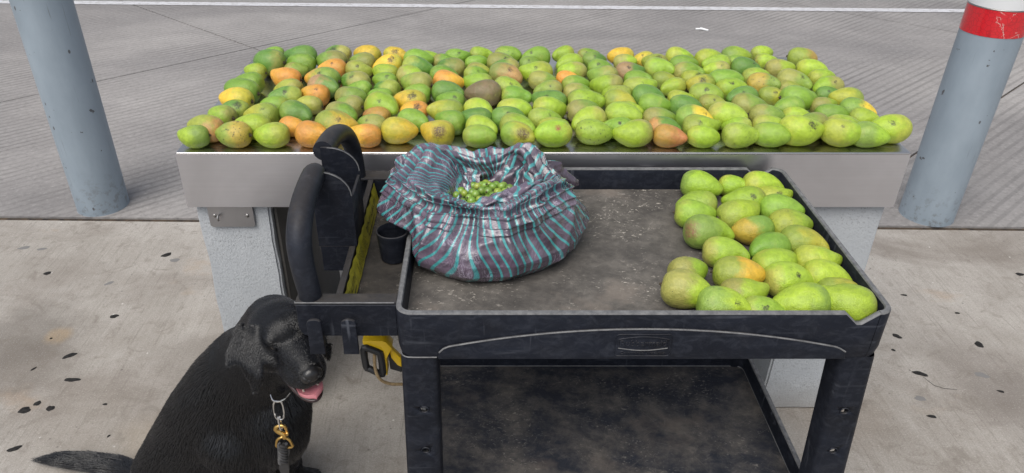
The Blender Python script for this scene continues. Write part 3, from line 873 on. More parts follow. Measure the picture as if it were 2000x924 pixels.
# tool hooks on the end skirt
for hx in (-0.3045, -0.242):
    h = MB()
    p = [(hx - .0145, .767), (hx + .0145, .767), (hx + .0135, .838)]
    p += [(hx + .0135 * math.cos(math.pi * k / 10), .838 + .009 * math.sin(math.pi * k / 10)) for k in range(1, 10)]
    p += [(hx - .0135, .838)]
    h.prism(p, 'y', 1.0725, 1.0805, .002, 2)
    h.prism([(hx - .006, .785), (hx + .006, .785), (hx + .006, .800), (hx - .006, .800)], 'y', 1.0800, 1.1055)
    h.build('tool_hook', M_BLACK, cart)
# yellow printed label along the recess
def mat_label():
    t = NT('yellow_label_film')
    n = t.noise(t.map('Object'), 55, 4, 0.6)
    c = t.mix(t.ramp(n, (0.35, 0.0), (0.65, 1.0)), (0.36, 0.32, 0.025), (0.54, 0.48, 0.04))
    return t.set(base=c, rough=0.4, normal=t.bump(n, 0.3, 0.003))
M_LABEL = mat_label()
M_INK = mat_plain('black_ink', (0.02, 0.02, 0.012), 0.6)
b = bmesh.new(); pr = None
for k in range(41):
    y = 1.137 + 0.455 * k / 40
    w = 0.0012 * math.sin(k * 1.7) + 0.001 * math.sin(k * .63)
    a = [b.verts.new((-0.2495 + w * .5 + .002, y, 0.8075 + .002 * abs(math.sin(k * .9)))), b.verts.new((-0.2585 + .0022 + w, y, 0.860))]
    if pr: b.faces.new((pr[0], a[0], a[1], pr[1]))
    pr = a
mb = MB(); mb.merge(b); lab = mb.build('label', M_LABEL, cart)
rnd = random.Random(3)
b = bmesh.new()
def stroke(y, z, dy, dz, w):
    d = Vector((dy, dz)).normalized(); q = Vector((-d.y, d.x)) * w
    vs = [b.verts.new((-0.2575 + (0.862 - zz) * .19 + .0015, yy, zz)) for yy, zz in ((y - q.x, z - q.y), (y + dy - q.x * .6, z + dz - q.y * .6), (y + dy + q.x * .6, z + dz + q.y * .6), (y + q.x, z + q.y))]
    b.faces.new(vs)
for y0, y1 in ((1.150, 1.235), (1.395, 1.55)):                          # two blocks of bold script, worn beyond reading
    y = y0
    while y < y1:
        h_ = rnd.uniform(.008, .016)
        stroke(y, .838 - h_ / 2, rnd.uniform(.001, .006), h_, .0012)
        if rnd.random() < .6: stroke(y, .838 + rnd.uniform(-.006, .006), rnd.uniform(.006, .011), rnd.uniform(-.004, .004), .0011)
        y += rnd.uniform(.006, .011)
    stroke(y0 + .02, .820, (y1 - y0) * .6, .002, .0018)
for k in range(7):                                                     # small print
    y = 1.262
    z = .8195 + k * .0045
    while y < 1.375:
        l = rnd.uniform(.004, .012); stroke(y, z, l, 0.0001, .0007); y += l + .003
mb = MB(); mb.merge(b); tag(mb.build('label_print', M_INK, lab, smooth=False), kind='stuff')


# ------------------------------------------------------------------ where each mango lies
MANGO_SKIN = {
 'l': ((0.36, 0.52, 0.036), (0.42, 0.47, 0.055)),
 'g': ((0.215, 0.385, 0.034), (0.24, 0.4, 0.045)),
 'd': ((0.115, 0.255, 0.034), (0.15, 0.29, 0.045)),
 'y': ((0.76, 0.51, 0.04), (0.58, 0.5, 0.05)),
 'Y': ((0.74, 0.47, 0.045), (0.32, 0.38, 0.05)),
 'Y2': ((0.74, 0.54, 0.04), (0.22, 0.36, 0.05)),
 'o': ((0.8, 0.4, 0.05), (0.74, 0.31, 0.055)),
 'O': ((0.76, 0.36, 0.055), (0.22, 0.33, 0.05)),
 'a': ((0.78, 0.45, 0.045), (0.74, 0.32, 0.06)),
 'a2': ((0.5, 0.32, 0.07), (0.3, 0.38, 0.05)),
 'm': ((0.38, 0.42, 0.055), (0.34, 0.32, 0.07)),
 'M': ((0.48, 0.47, 0.045), (0.3, 0.38, 0.05)),
 'k': ((0.25, 0.37, 0.05), (0.33, 0.33, 0.075)),
 'K': ((0.23, 0.36, 0.05), (0.32, 0.3, 0.08)),
 'K2': ((0.2, 0.35, 0.05), (0.33, 0.3, 0.09)),
 'R': ((0.32, 0.48, 0.042), (0.37, 0.45, 0.07)),
 'R2': ((0.37, 0.51, 0.042), (0.44, 0.43, 0.085)),
 'r': ((0.62, 0.22, 0.08), (0.55, 0.3, 0.06)),
 'p': ((0.5, 0.28, 0.1), (0.25, 0.28, 0.07)),
 'P': ((0.16, 0.3, 0.05), (0.45, 0.26, 0.13)),
 'P2': ((0.13, 0.27, 0.045), (0.42, 0.25, 0.13)),
 's': ((0.24, 0.34, 0.05), (0.5, 0.36, 0.06)),
 's2': ((0.46, 0.44, 0.05), (0.26, 0.4, 0.05)),
 'B': ((0.19, 0.13, 0.075), (0.24, 0.17, 0.09)),
 'T': ((0.55, 0.36, 0.045), (0.2, 0.35, 0.05)),
}
# x, y, base height, yaw, length, skin, marks, label
TABLE_MANGOES = [
 (-0.720,1.721,3.27,0.083,'l','','light green mango, first from left in front row on table'),
 (-0.702,1.768,2.71,0.102,'m','rosy','olive yellow mango, first from left in second row back on table'),
 (-0.691,1.851,2.75,0.088,'l','stem','light green mango, first from left in third row back on table'),
 (-0.669,1.909,2.88,0.080,'d','dark','dark green mango with dark blotches, first from left in fourth row back on table'),
 (-0.681,1.960,2.97,0.101,'y','stem','yellow mango, first from left in fifth row back on table'),
 (-0.679,2.015,2.88,0.110,'g','stem','green mango, first from left in sixth row back on table'),
 (-0.683,2.105,2.84,0.094,'g','','green mango, first from left in seventh row back on table'),
 (-0.697,2.224,2.92,0.076,'l','stem','light green mango, first from left in eighth row back on table'),
 (-0.667,2.267,2.97,0.114,'d','beak','dark green mango, first from left in ninth row back on table'),
 (-0.680,2.389,3.17,0.076,'g','','green mango, first from left in tenth row back on table'),
 (-0.622,1.725,3.01,0.095,'s','stem speck','green and yellow mango, second from left in front row on table'),
 (-0.525,1.724,3.23,0.092,'l','dots','light green mango with tiny black dots, third from left in front row on table'),
 (-0.585,1.775,3.27,0.099,'l','stem','light green mango, second from left in second row back on table'),
 (-0.581,1.851,2.84,0.097,'M','dots','yellowish green mango, second from left in third row back on table'),
 (-0.575,2.324,3.27,0.108,'d','','dark green mango, second from left in tenth row back on table'),
 (-0.564,2.270,3.01,0.097,'g','','green mango, second from left in ninth row back on table'),
 (-0.570,2.225,-0.08,0.078,'k','stem','dull olive brown mango, second from left in eighth row back on table'),
 (-0.466,2.381,2.92,0.089,'d','dark','dark green mango with dark blotches, third from left in tenth row back on table'),
 (-0.471,2.283,2.88,0.108,'K','stem','olive green mango, third from left in ninth row back on table'),
 (-0.458,2.228,3.01,0.090,'o','dots','orange mango with tiny black dots, third from left in eighth row back on table'),
 (-0.468,2.117,2.84,0.111,'O','','half orange half green mango, third from left in seventh row back on table'),
 (-0.583,2.136,3.05,0.099,'o','stem','orange mango, second from left in seventh row back on table'),
 (-0.555,2.053,2.84,0.087,'m','','olive yellow mango, second from left in sixth row back on table'),
 (-0.548,1.984,3.36,0.095,'d','','dark green mango, second from left in fifth row back on table'),
 (-0.568,1.938,2.97,0.080,'g','stem','green mango, second from left in fourth row back on table'),
 (-0.487,1.861,-0.35,0.099,'d','','dark green mango, third from left in third row back on table'),
 (-0.474,1.940,3.01,0.076,'m','stem','olive yellow mango, third from left in fourth row back on table'),
 (-0.473,2.009,3.01,0.090,'o','','orange mango, third from left in fifth row back on table'),
 (-0.450,2.055,-0.39,0.104,'P','','green mango with a pinkish end, third from left in sixth row back on table'),
 (-0.486,1.790,-0.31,0.077,'o','dots','orange mango with tiny black dots, third from left in second row back on table'),
 (-0.418,1.727,-0.22,0.097,'o','','orange mango, fourth from left in front row on table'),
 (-0.368,1.766,-0.31,0.114,'Y','','yellow and green mango, fourth from left in second row back on table'),
 (-0.368,1.849,-0.39,0.097,'g','','green mango, fourth from left in third row back on table'),
 (-0.363,1.925,2.79,0.088,'K','stem','olive green mango, fourth from left in fourth row back on table'),
 (-0.366,1.990,-0.35,0.093,'k','','dull olive brown mango, fourth from left in fifth row back on table'),
 (-0.353,2.064,2.92,0.076,'g','stem','green mango, fourth from left in sixth row back on table'),
 (-0.372,2.112,2.88,0.095,'d','','dark green mango, fourth from left in seventh row back on table'),
 (-0.377,2.220,-0.31,0.085,'m','','olive yellow mango, fourth from left in eighth row back on table'),
 (-0.376,2.291,2.92,0.089,'k','stem','dull olive brown mango, fourth from left in ninth row back on table'),
 (-0.370,2.359,2.88,0.097,'y','','yellow mango, fourth from left in tenth row back on table'),
 (-0.292,1.726,3.27,0.086,'a','stem','orange yellow mango, fifth from left in front row on table'),
 (-0.284,1.795,2.84,0.084,'k','dots','dull olive brown mango, fifth from left in second row back on table'),
 (-0.280,1.856,2.84,0.082,'r','','pinkish orange mango, fifth from left in third row back on table'),
 (-0.278,2.372,-0.22,0.083,'y','dark','yellow mango with dark blotches, fifth from left in tenth row back on table'),
 (-0.291,2.272,3.05,0.094,'y','dark','yellow mango with dark blotches, fifth from left in ninth row back on table'),
 (-0.293,2.201,2.88,0.085,'l','','light green mango, fifth from left in eighth row back on table'),
 (-0.287,2.129,2.97,0.079,'g','','green mango, fifth from left in seventh row back on table'),
 (-0.275,2.051,2.84,0.087,'d','','dark green mango, fifth from left in sixth row back on table'),
 (-0.286,2.002,2.92,0.077,'g','','green mango, fifth from left in fifth row back on table'),
 (-0.264,1.904,-0.57,0.109,'l','','light green mango, fifth from left in fourth row back on table'),
 (-0.206,1.746,-0.22,0.096,'y','stem','yellow mango with a dark stem spot, sixth from left in front row on table'),
 (-0.175,1.821,-0.35,0.091,'g','','green mango, sixth from left in second row back on table'),
 (-0.181,1.897,3.23,0.081,'a','dark','orange yellow mango with dark blotches, sixth from left in third row back on table'),
 (-0.198,1.949,3.05,0.097,'y','dark','yellow mango with dark blotches, sixth from left in fourth row back on table'),
 (-0.182,2.025,2.97,0.080,'g','','green mango, sixth from left in fifth row back on table'),
 (-0.191,2.076,2.84,0.104,'k','stem','dull olive brown mango, sixth from left in sixth row back on table'),
 (-0.207,2.152,-0.31,0.096,'l','','light green mango, sixth from left in seventh row back on table'),
 (-0.192,2.214,-0.31,0.104,'d','','dark green mango, sixth from left in eighth row back on table'),
 (-0.167,2.346,-0.17,0.076,'l','dots','light green mango, sixth from left in tenth row back on table'),
 (-0.198,2.307,-0.26,0.099,'g','','green mango, sixth from left in ninth row back on table'),
 (-0.078,2.346,-0.31,0.083,'g','','green mango, eighth from left in ninth row back on table'),
 (-0.119,2.316,0.07,0.076,'g','','green mango, seventh from left in ninth row back on table'),
 (-0.094,2.236,2.92,0.094,'d','','dark green mango, seventh from left in eighth row back on table'),
 (-0.111,2.165,-0.13,0.091,'g','','green mango, seventh from left in seventh row back on table'),
 (-0.096,2.113,-0.35,0.095,'a','stem','orange yellow mango, seventh from left in sixth row back on table'),
 (-0.093,2.024,-0.13,0.098,'d','','dark green mango, seventh from left in fifth row back on table'),
 (-0.087,1.956,2.97,0.086,'g','','green mango, seventh from left in fourth row back on table'),
 (-0.096,1.875,2.97,0.099,'M','','yellowish green mango, seventh from left in third row back on table'),
 (-0.083,1.811,2.79,0.090,'g','dots','green mango with tiny black dots, seventh from left in second row back on table'),
 (-0.113,1.736,2.92,0.093,'y','brown','yellow mango with a brown scar, seventh from left in front row on table'),
 (-0.000,2.376,0.13,0.081,'l','','light green mango, seventh from left in tenth row back on table'),
 (-0.015,2.301,0.06,0.076,'g','stem','green mango, ninth from left in ninth row back on table'),
 (-0.009,2.228,-0.13,0.076,'m','','olive yellow mango, eighth from left in eighth row back on table'),
 (-0.015,2.184,0.09,0.080,'g','','green mango, eighth from left in seventh row back on table'),
 (-0.011,2.104,3.01,0.090,'R','stem','green mango with a tan blush, eighth from left in sixth row back on table'),
 (0.005,2.003,3.36,0.106,'B','','rough brown mango, eighth from left in fifth row back on table'),
 (-0.004,1.878,-0.52,0.095,'l','','light green mango, eighth from left in fourth row back on table'),
 (-0.018,1.822,3.05,0.096,'d','','dark green mango, eighth from left in third row back on table'),
 (0.003,1.771,-0.31,0.088,'l','','light green mango, eighth from left in second row back on table'),
 (-0.004,1.723,-0.17,0.088,'R','','green mango with a tan blush, eighth from left in front row on table'),
 (0.094,1.728,-0.44,0.094,'s2','brown','yellowish green mango with a brown scar, ninth from left in front row on table'),
 (0.095,1.776,-0.26,0.098,'l','','light green mango, ninth from left in second row back on table'),
 (0.071,1.827,-0.09,0.096,'d','','dark green mango, ninth from left in third row back on table'),
 (0.089,1.890,-0.13,0.097,'l','stem','light green mango, ninth from left in fourth row back on table'),
 (0.100,1.996,-0.09,0.089,'g','','green mango, ninth from left in fifth row back on table'),
 (0.080,2.050,-0.35,0.097,'R','','green mango with a tan blush, ninth from left in sixth row back on table'),
 (0.075,2.152,-0.44,0.109,'p','','orange blushed olive mango, ninth from left in seventh row back on table'),
 (0.073,2.225,2.97,0.093,'d','','dark green mango, ninth from left in eighth row back on table'),
 (0.066,2.276,-0.13,0.100,'k','','dull olive brown mango, tenth from left in ninth row back on table'),
 (0.087,2.358,-0.17,0.091,'g','','green mango, eighth from left in tenth row back on table'),
 (0.173,2.333,3.40,0.097,'g','','green mango, ninth from left in tenth row back on table'),
 (0.156,2.276,0.17,0.080,'g','','green mango, eleventh from left in ninth row back on table'),
 (0.165,2.179,3.40,0.104,'l','','light green mango, tenth from left in eighth row back on table'),
 (0.182,2.128,-0.17,0.087,'k','stem','dull olive brown mango, tenth from left in seventh row back on table'),
 (0.192,2.043,3.01,0.084,'k','','dull olive brown mango, tenth from left in sixth row back on table'),
 (0.186,1.944,2.88,0.102,'d','','dark green mango, tenth from left in fifth row back on table'),
 (0.184,1.891,-0.13,0.096,'l','','light green mango, tenth from left in fourth row back on table'),
 (0.166,1.821,-0.13,0.093,'R','','green mango with a tan blush, tenth from left in third row back on table'),
 (0.187,1.776,0.22,0.087,'l','','light green mango, tenth from left in second row back on table'),
 (0.179,1.727,3.32,0.099,'l','red','light green mango with a red mark, tenth from left in front row on table'),
 (0.264,2.384,3.45,0.080,'l','','light green mango, eighth from right in tenth row back on table'),
 (0.275,2.281,3.40,0.091,'l','dots','light green mango, ninth from right in ninth row back on table'),
 (0.277,2.205,3.36,0.092,'l','stem','light green mango, ninth from right in eighth row back on table'),
 (0.260,2.149,-0.26,0.076,'o','','orange mango, ninth from right in seventh row back on table'),
 (0.277,2.097,0.17,0.085,'g','','green mango, ninth from right in sixth row back on table'),
 (0.275,2.027,0.17,0.086,'g','','green mango, ninth from right in fifth row back on table'),
 (0.286,1.941,0.13,0.104,'l','','light green mango, ninth from right in fourth row back on table'),
 (0.275,1.887,0.22,0.094,'K2','','green and brownish mango, ninth from right in third row back on table'),
 (0.276,1.810,3.45,0.098,'R2','dots','light green mango with a pinkish blush, ninth from right in second row back on table'),
 (0.285,1.742,-0.39,0.095,'R','speck','green mango with a tan blush, eleventh from left in front row on table'),
 (0.350,1.774,2.79,0.083,'g','dots','green mango with tiny black dots, eighth from right in second row back on table'),
 (0.381,1.728,3.40,0.100,'l','','light green mango, ninth from right in front row on table'),
 (0.376,1.844,-0.35,0.103,'R','','green mango with a tan blush, eighth from right in third row back on table'),
 (0.399,1.896,0.01,0.076,'l','','light green mango, eighth from right in fourth row back on table'),
 (0.383,1.944,-0.35,0.097,'M','stem','yellowish green mango, eighth from right in fifth row back on table'),
 (0.383,2.006,2.84,0.088,'l','','light green mango, eighth from right in sixth row back on table'),
 (0.363,2.076,2.97,0.100,'l','dots','light green mango, eighth from right in seventh row back on table'),
 (0.360,2.145,2.79,0.099,'k','stem','dull olive brown mango, eighth from right in eighth row back on table'),
 (0.368,2.227,-0.09,0.087,'g','','green mango, eighth from right in ninth row back on table'),
 (0.360,2.320,-0.13,0.079,'d','','dark green mango, seventh from right in tenth row back on table'),
 (0.349,2.371,-0.05,0.076,'g','','green mango, first from left in eleventh row back on table'),
 (0.450,2.357,3.27,0.087,'y','','yellow mango, sixth from right in tenth row back on table'),
 (0.456,2.306,-0.13,0.076,'l','','light green mango, seventh from right in ninth row back on table'),
 (0.452,2.189,-0.13,0.093,'P2','','green mango with a pinkish end, seventh from right in eighth row back on table'),
 (0.466,2.140,-0.13,0.086,'g','','green mango, seventh from right in seventh row back on table'),
 (0.453,2.042,-0.17,0.101,'l','','light green mango, seventh from right in sixth row back on table'),
 (0.469,1.988,-0.17,0.097,'d','','dark green mango, seventh from right in fifth row back on table'),
 (0.547,2.217,-0.31,0.097,'R','','green mango with a tan blush, sixth from right in eighth row back on table'),
 (0.518,2.334,3.23,0.076,'y','','yellow mango, fifth from right in tenth row back on table'),
 (0.547,2.294,2.97,0.084,'m','dark','olive yellow mango with dark blotches, sixth from right in ninth row back on table'),
 (0.634,2.335,-0.31,0.092,'l','','light green mango, fourth from right in tenth row back on table'),
 (0.630,2.258,-0.17,0.092,'g','','green mango, fifth from right in ninth row back on table'),
 (0.627,2.191,0.09,0.093,'g','','green mango, fifth from right in eighth row back on table'),
 (0.547,2.140,-0.22,0.076,'M','stem','yellowish green mango, sixth from right in seventh row back on table'),
 (0.557,2.082,3.23,0.078,'l','stem','light green mango, sixth from right in sixth row back on table'),
 (0.635,2.147,0.09,0.081,'l','dark beak','light green mango with dark blotches, fifth from right in seventh row back on table'),
 (0.640,2.088,3.23,0.088,'M','dark','yellowish green mango with dark blotches, fifth from right in sixth row back on table'),
 (0.634,2.002,-0.35,0.098,'R','','green mango with a tan blush, fifth from right in fifth row back on table'),
 (0.559,1.984,-0.22,0.077,'l','','light green mango, sixth from right in fifth row back on table'),
 (0.556,1.915,-0.31,0.092,'d','','dark green mango, sixth from right in fourth row back on table'),
 (0.475,1.923,-0.31,0.096,'g','','green mango, seventh from right in fourth row back on table'),
 (0.466,1.828,-0.26,0.089,'K','','olive green mango, seventh from right in third row back on table'),
 (0.469,1.772,-0.17,0.088,'d','rosy','dark green mango, seventh from right in second row back on table'),
 (0.473,1.724,-0.31,0.087,'r','','pinkish orange mango, eighth from right in front row on table'),
 (0.555,1.722,-0.17,0.085,'l','stem','light green mango, seventh from right in front row on table'),
 (0.561,1.768,-0.22,0.098,'l','beak','light green mango, sixth from right in second row back on table'),
 (0.558,1.822,-0.35,0.104,'Y2','','yellow and green mango, sixth from right in third row back on table'),
 (0.638,1.946,-0.31,0.081,'m','','olive yellow mango, fifth from right in fourth row back on table'),
 (0.648,1.837,-0.44,0.106,'R2','','light green mango with a pinkish blush, fifth from right in third row back on table'),
 (0.657,1.784,2.84,0.078,'R','','green mango with a tan blush, fifth from right in second row back on table'),
 (0.648,1.725,0.13,0.092,'R','','green mango with a tan blush, sixth from right in front row on table'),
 (0.724,2.314,0.13,0.096,'l','','light green mango, third from right in tenth row back on table'),
 (0.733,2.265,2.97,0.092,'l','','light green mango, fourth from right in ninth row back on table'),
 (0.720,2.217,2.97,0.086,'l','','light green mango, fourth from right in eighth row back on table'),
 (0.718,2.110,-0.13,0.105,'g','','green mango, fourth from right in seventh row back on table'),
 (0.722,2.056,0.13,0.096,'l','','light green mango, fourth from right in sixth row back on table'),
 (0.727,1.982,3.27,0.094,'d','','dark green mango, fourth from right in fifth row back on table'),
 (0.819,2.345,-0.22,0.098,'l','','light green mango, second from right in tenth row back on table'),
 (0.812,2.300,0.08,0.076,'g','','green mango, third from right in ninth row back on table'),
 (0.813,2.223,-0.22,0.095,'d','','dark green mango, third from right in eighth row back on table'),
 (0.725,1.897,-0.26,0.105,'k','','dull olive brown mango, fourth from right in fourth row back on table'),
 (0.923,2.401,0.09,0.078,'l','','light green mango, last at right in tenth row back on table'),
 (0.906,2.310,-0.26,0.076,'l','stem','light green mango, second from right in ninth row back on table'),
 (0.917,2.220,-0.22,0.093,'l','stem','light green mango, second from right in eighth row back on table'),
 (1.025,2.329,-0.31,0.093,'a2','stem','pale orange and green mango, last at right in ninth row back on table'),
 (1.014,2.222,-0.35,0.093,'l','dots','light green mango, last at right in eighth row back on table'),
 (0.826,2.161,-0.17,0.087,'l','','light green mango, third from right in seventh row back on table'),
 (0.822,2.083,-0.35,0.096,'s','speck','green and yellow mango, third from right in sixth row back on table'),
 (0.917,2.101,-0.39,0.104,'k','','dull olive brown mango, second from right in seventh row back on table'),
 (0.892,2.060,-0.26,0.076,'m','','olive yellow mango, second from right in sixth row back on table'),
 (0.821,2.001,-0.35,0.083,'M','','yellowish green mango, third from right in fifth row back on table'),
 (0.880,1.959,-0.09,0.107,'g','dots','green mango with tiny black dots, second from right in fifth row back on table'),
 (0.831,1.907,3.27,0.088,'g','dots','green mango with tiny black dots, third from right in fourth row back on table'),
 (0.940,1.931,-0.13,0.076,'l','stem','light green mango, second from right in fourth row back on table'),
 (0.753,1.841,-0.35,0.095,'k','stem','dull olive brown mango, fourth from right in third row back on table'),
 (0.837,1.855,-0.31,0.076,'l','stem','light green mango, third from right in third row back on table'),
 (0.739,1.774,-0.26,0.093,'R2','stem','light green mango with a pinkish blush, fourth from right in second row back on table'),
 (0.726,1.727,-0.35,0.094,'R','','green mango with a tan blush, fifth from right in front row on table'),
 (0.844,1.781,3.45,0.098,'k','dots','dull olive brown mango, third from right in second row back on table'),
 (0.801,1.733,-0.35,0.111,'l','dark beak','light green mango with dark blotches, fourth from right in front row on table'),
 (0.931,1.861,-0.22,0.088,'g','','green mango, second from right in third row back on table'),
 (1.017,2.149,0.09,0.083,'l','','light green mango, last at right in seventh row back on table'),
 (1.001,2.063,3.27,0.092,'l','','light green mango, last at right in sixth row back on table'),
 (0.989,2.019,-0.13,0.076,'d','','dark green mango, last at right in fifth row back on table'),
 (1.014,1.969,3.27,0.094,'M','','yellowish green mango, last at right in fourth row back on table'),
 (1.009,1.884,-0.31,0.096,'Y2','','yellow and green mango, last at right in third row back on table'),
 (1.006,1.827,-0.39,0.085,'l','','light green mango, last at right in second row back on table'),
 (0.927,1.775,-0.26,0.095,'R2','','light green mango with a pinkish blush, second from right in second row back on table'),
 (0.903,1.729,-0.31,0.101,'l','','light green mango, third from right in front row on table'),
 (1.035,1.755,3.23,0.103,'l','','light green mango, last at right in front row on table'),
 (0.974,1.726,-0.26,0.094,'l','','light green mango, second from right in front row on table'),
]
CART_MANGOES = [
 (0.533,1.602,-0.39,0.102,'l','','light green mango, first from left in eighth row back on cart'),
 (0.617,1.617,-0.22,0.077,'l','','light green mango, second from left in eighth row back on cart'),
 (0.683,1.608,-0.09,0.099,'l','','light green mango, first from left in ninth row back on cart'),
 (0.498,1.513,3.01,0.096,'R','','green mango with a tan blush, first from left in seventh row back on cart'),
 (0.610,1.519,3.27,0.102,'l','','light green mango, second from left in seventh row back on cart'),
 (0.689,1.547,-0.26,0.088,'l','','light green mango, third from left in eighth row back on cart'),
 (0.483,1.462,-0.26,0.094,'R','stem','green mango with a tan blush, first from left in sixth row back on cart'),
 (0.582,1.456,0.13,0.107,'l','','light green mango, second from left in sixth row back on cart'),
 (0.683,1.480,-0.26,0.100,'g','stem','green mango with a dark stem spot, third from left in seventh row back on cart'),
 (0.491,1.383,0.09,0.107,'l','scar','light green mango, first from left in fifth row back on cart'),
 (0.592,1.394,3.23,0.092,'T','','orange and green mango, second from left in fifth row back on cart'),
 (0.680,1.409,0.09,0.104,'l','','light green mango, third from left in sixth row back on cart'),
 (0.508,1.306,-0.17,0.096,'R2','','light green mango with a pinkish blush, first from left in fourth row back on cart'),
 (0.600,1.321,3.32,0.094,'g','','green mango, second from left in fourth row back on cart'),
 (0.682,1.340,-0.26,0.102,'M','','yellowish green mango, third from left in fifth row back on cart'),
 (0.684,1.268,-0.26,0.098,'l','','light green mango, third from left in fourth row back on cart'),
 (0.598,1.258,0.09,0.100,'l','','light green mango, second from left in third row back on cart'),
 (0.509,1.219,-0.31,0.102,'Y','stem','yellow and green mango, first from left in third row back on cart'),
 (0.417,1.236,0.26,0.090,'l','','light green mango, first from left in second row back on cart'),
 (0.605,1.205,0.17,0.102,'R2','','light green mango with a pinkish blush, third from left in second row back on cart'),
 (0.683,1.216,-0.13,0.097,'l','','light green mango, third from left in third row back on cart'),
 (0.689,1.169,-0.09,0.087,'M','','yellowish green mango, fourth from left in second row back on cart'),
 (0.396,1.165,-0.35,0.104,'l','dots','light green mango with tiny black dots, first from left in front row on cart'),
 (0.503,1.159,-0.17,0.095,'l','','light green mango, second from left in second row back on cart'),
 (0.596,1.123,3.27,0.110,'l','','light green mango, fourth from left in front row on cart'),
 (0.677,1.120,3.01,0.110,'l','beak','light green mango with a curved beak, fifth from left in front row on cart'),
 (0.453,1.118,-0.09,0.104,'l','dots','light green mango with tiny black dots, second from left in front row on cart'),
 (0.525,1.111,-0.04,0.083,'R','','green mango with a tan blush, third from left in front row on cart'),
]


# ------------------------------------------------------------------ mangoes
M_MANGO = mat_mango()
M_STEM = mat_dirt('dry_stem', (0.035, 0.026, 0.016), (0.10, 0.075, 0.045), 60)
def mango_mesh(name, blunt, beak, wave, lump, seed, nu=28, nv=22):
    vs, fs = [], []
    for i in range(nv + 1):
        th = math.pi * i / nv
        c, s_ = math.cos(th), math.sin(th)
        x = -0.5 * c
        r = (s_ ** 0.86) * (1 + blunt * c) * (1 - .20 * max(0, (x - .12) / .38) ** 1.5)
        r *= 1 + 0.16 * max(0, -c) ** 3 * beak
        # the tip curves to one side, with a shallow hollow under it
        t = max(0, (x - 0.08) / 0.42)
        yo = beak * 0.20 * t * t
        for k in range(nu):
            a = 2 * math.pi * k / nu
            y, z = r * 0.350 * math.cos(a), r * 0.340 * math.sin(a)
            d = 1 - wave * math.exp(-((x - .27) / .10) ** 2) * max(0, math.cos(a)) ** 2
            p = Vector((x, y * d + yo, z))
            q = 1 + lump * noise.noise(p * 2.3 + Vector((seed * 7.1, seed, 0))) + lump * .35 * noise.noise(p * 6 + Vector((seed, 3, 1)))
            dent = 0.022 * math.exp(-((th) / .22) ** 2)
            vs.append((p.x * (1 + .3 * (q - 1)) + dent, p.y * q, p.z * q))
            if i in (0, nv): break
    idx = lambda i, k: 0 if i == 0 else (1 + (nv - 1) * nu if i == nv else 1 + (i - 1) * nu + k % nu)
    for i in range(nv):
        for k in range(nu):
            a, b_, c_, d_ = idx(i, k), idx(i, k + 1), idx(i + 1, k + 1), idx(i + 1, k)
            f = [a]
            for q in (d_, c_, b_):
                if q not in f: f.append(q)
            fs.append(f)
    me = bpy.data.meshes.new(name)
    me.from_pydata(vs, [], fs)
    me.polygons.foreach_set('use_smooth', [True] * len(me.polygons))
    me.materials.append(M_MANGO)
    return me
FORMS = [mango_mesh('mango_%d' % i, *a, i) for i, a in enumerate(((.20, .50, .08, .05), (.13, .30, .03, .06), (.27, .80, .20, .05), (.10, .35, .08, .07), (.28, .55, .06, .045), (.20, .70, .16, .07), (.24, .25, .0, .05), (.16, .95, .26, .06)))]
BEAKY = [mango_mesh('mango_beaked_%d' % i, *a, 10 + i) for i, a in enumerate(((.22, 1.25, .30, .05), (.18, 1.0, .34, .06)))]
STEM_ME = None
def stem_mesh():
    m = MB()
    m.lathe([(0, .002), (.055, .002), (.050, -.012), (.030, -.016), (.024, -.045), (.015, -.05), (0, -.048)], 0, 0, 10)
    bmesh.ops.transform(m.bm, matrix=Matrix.Translation((-0.478, 0, 0)) @ Matrix.Rotation(R(90), 4, 'Y'), verts=m.bm.verts[:])
    me = bpy.data.meshes.new('stem'); m.bm.to_mesh(me); m.bm.free()
    me.polygons.foreach_set('use_smooth', [True] * len(me.polygons))
    me.materials.append(M_STEM)
    return me
STEM_ME = stem_mesh()
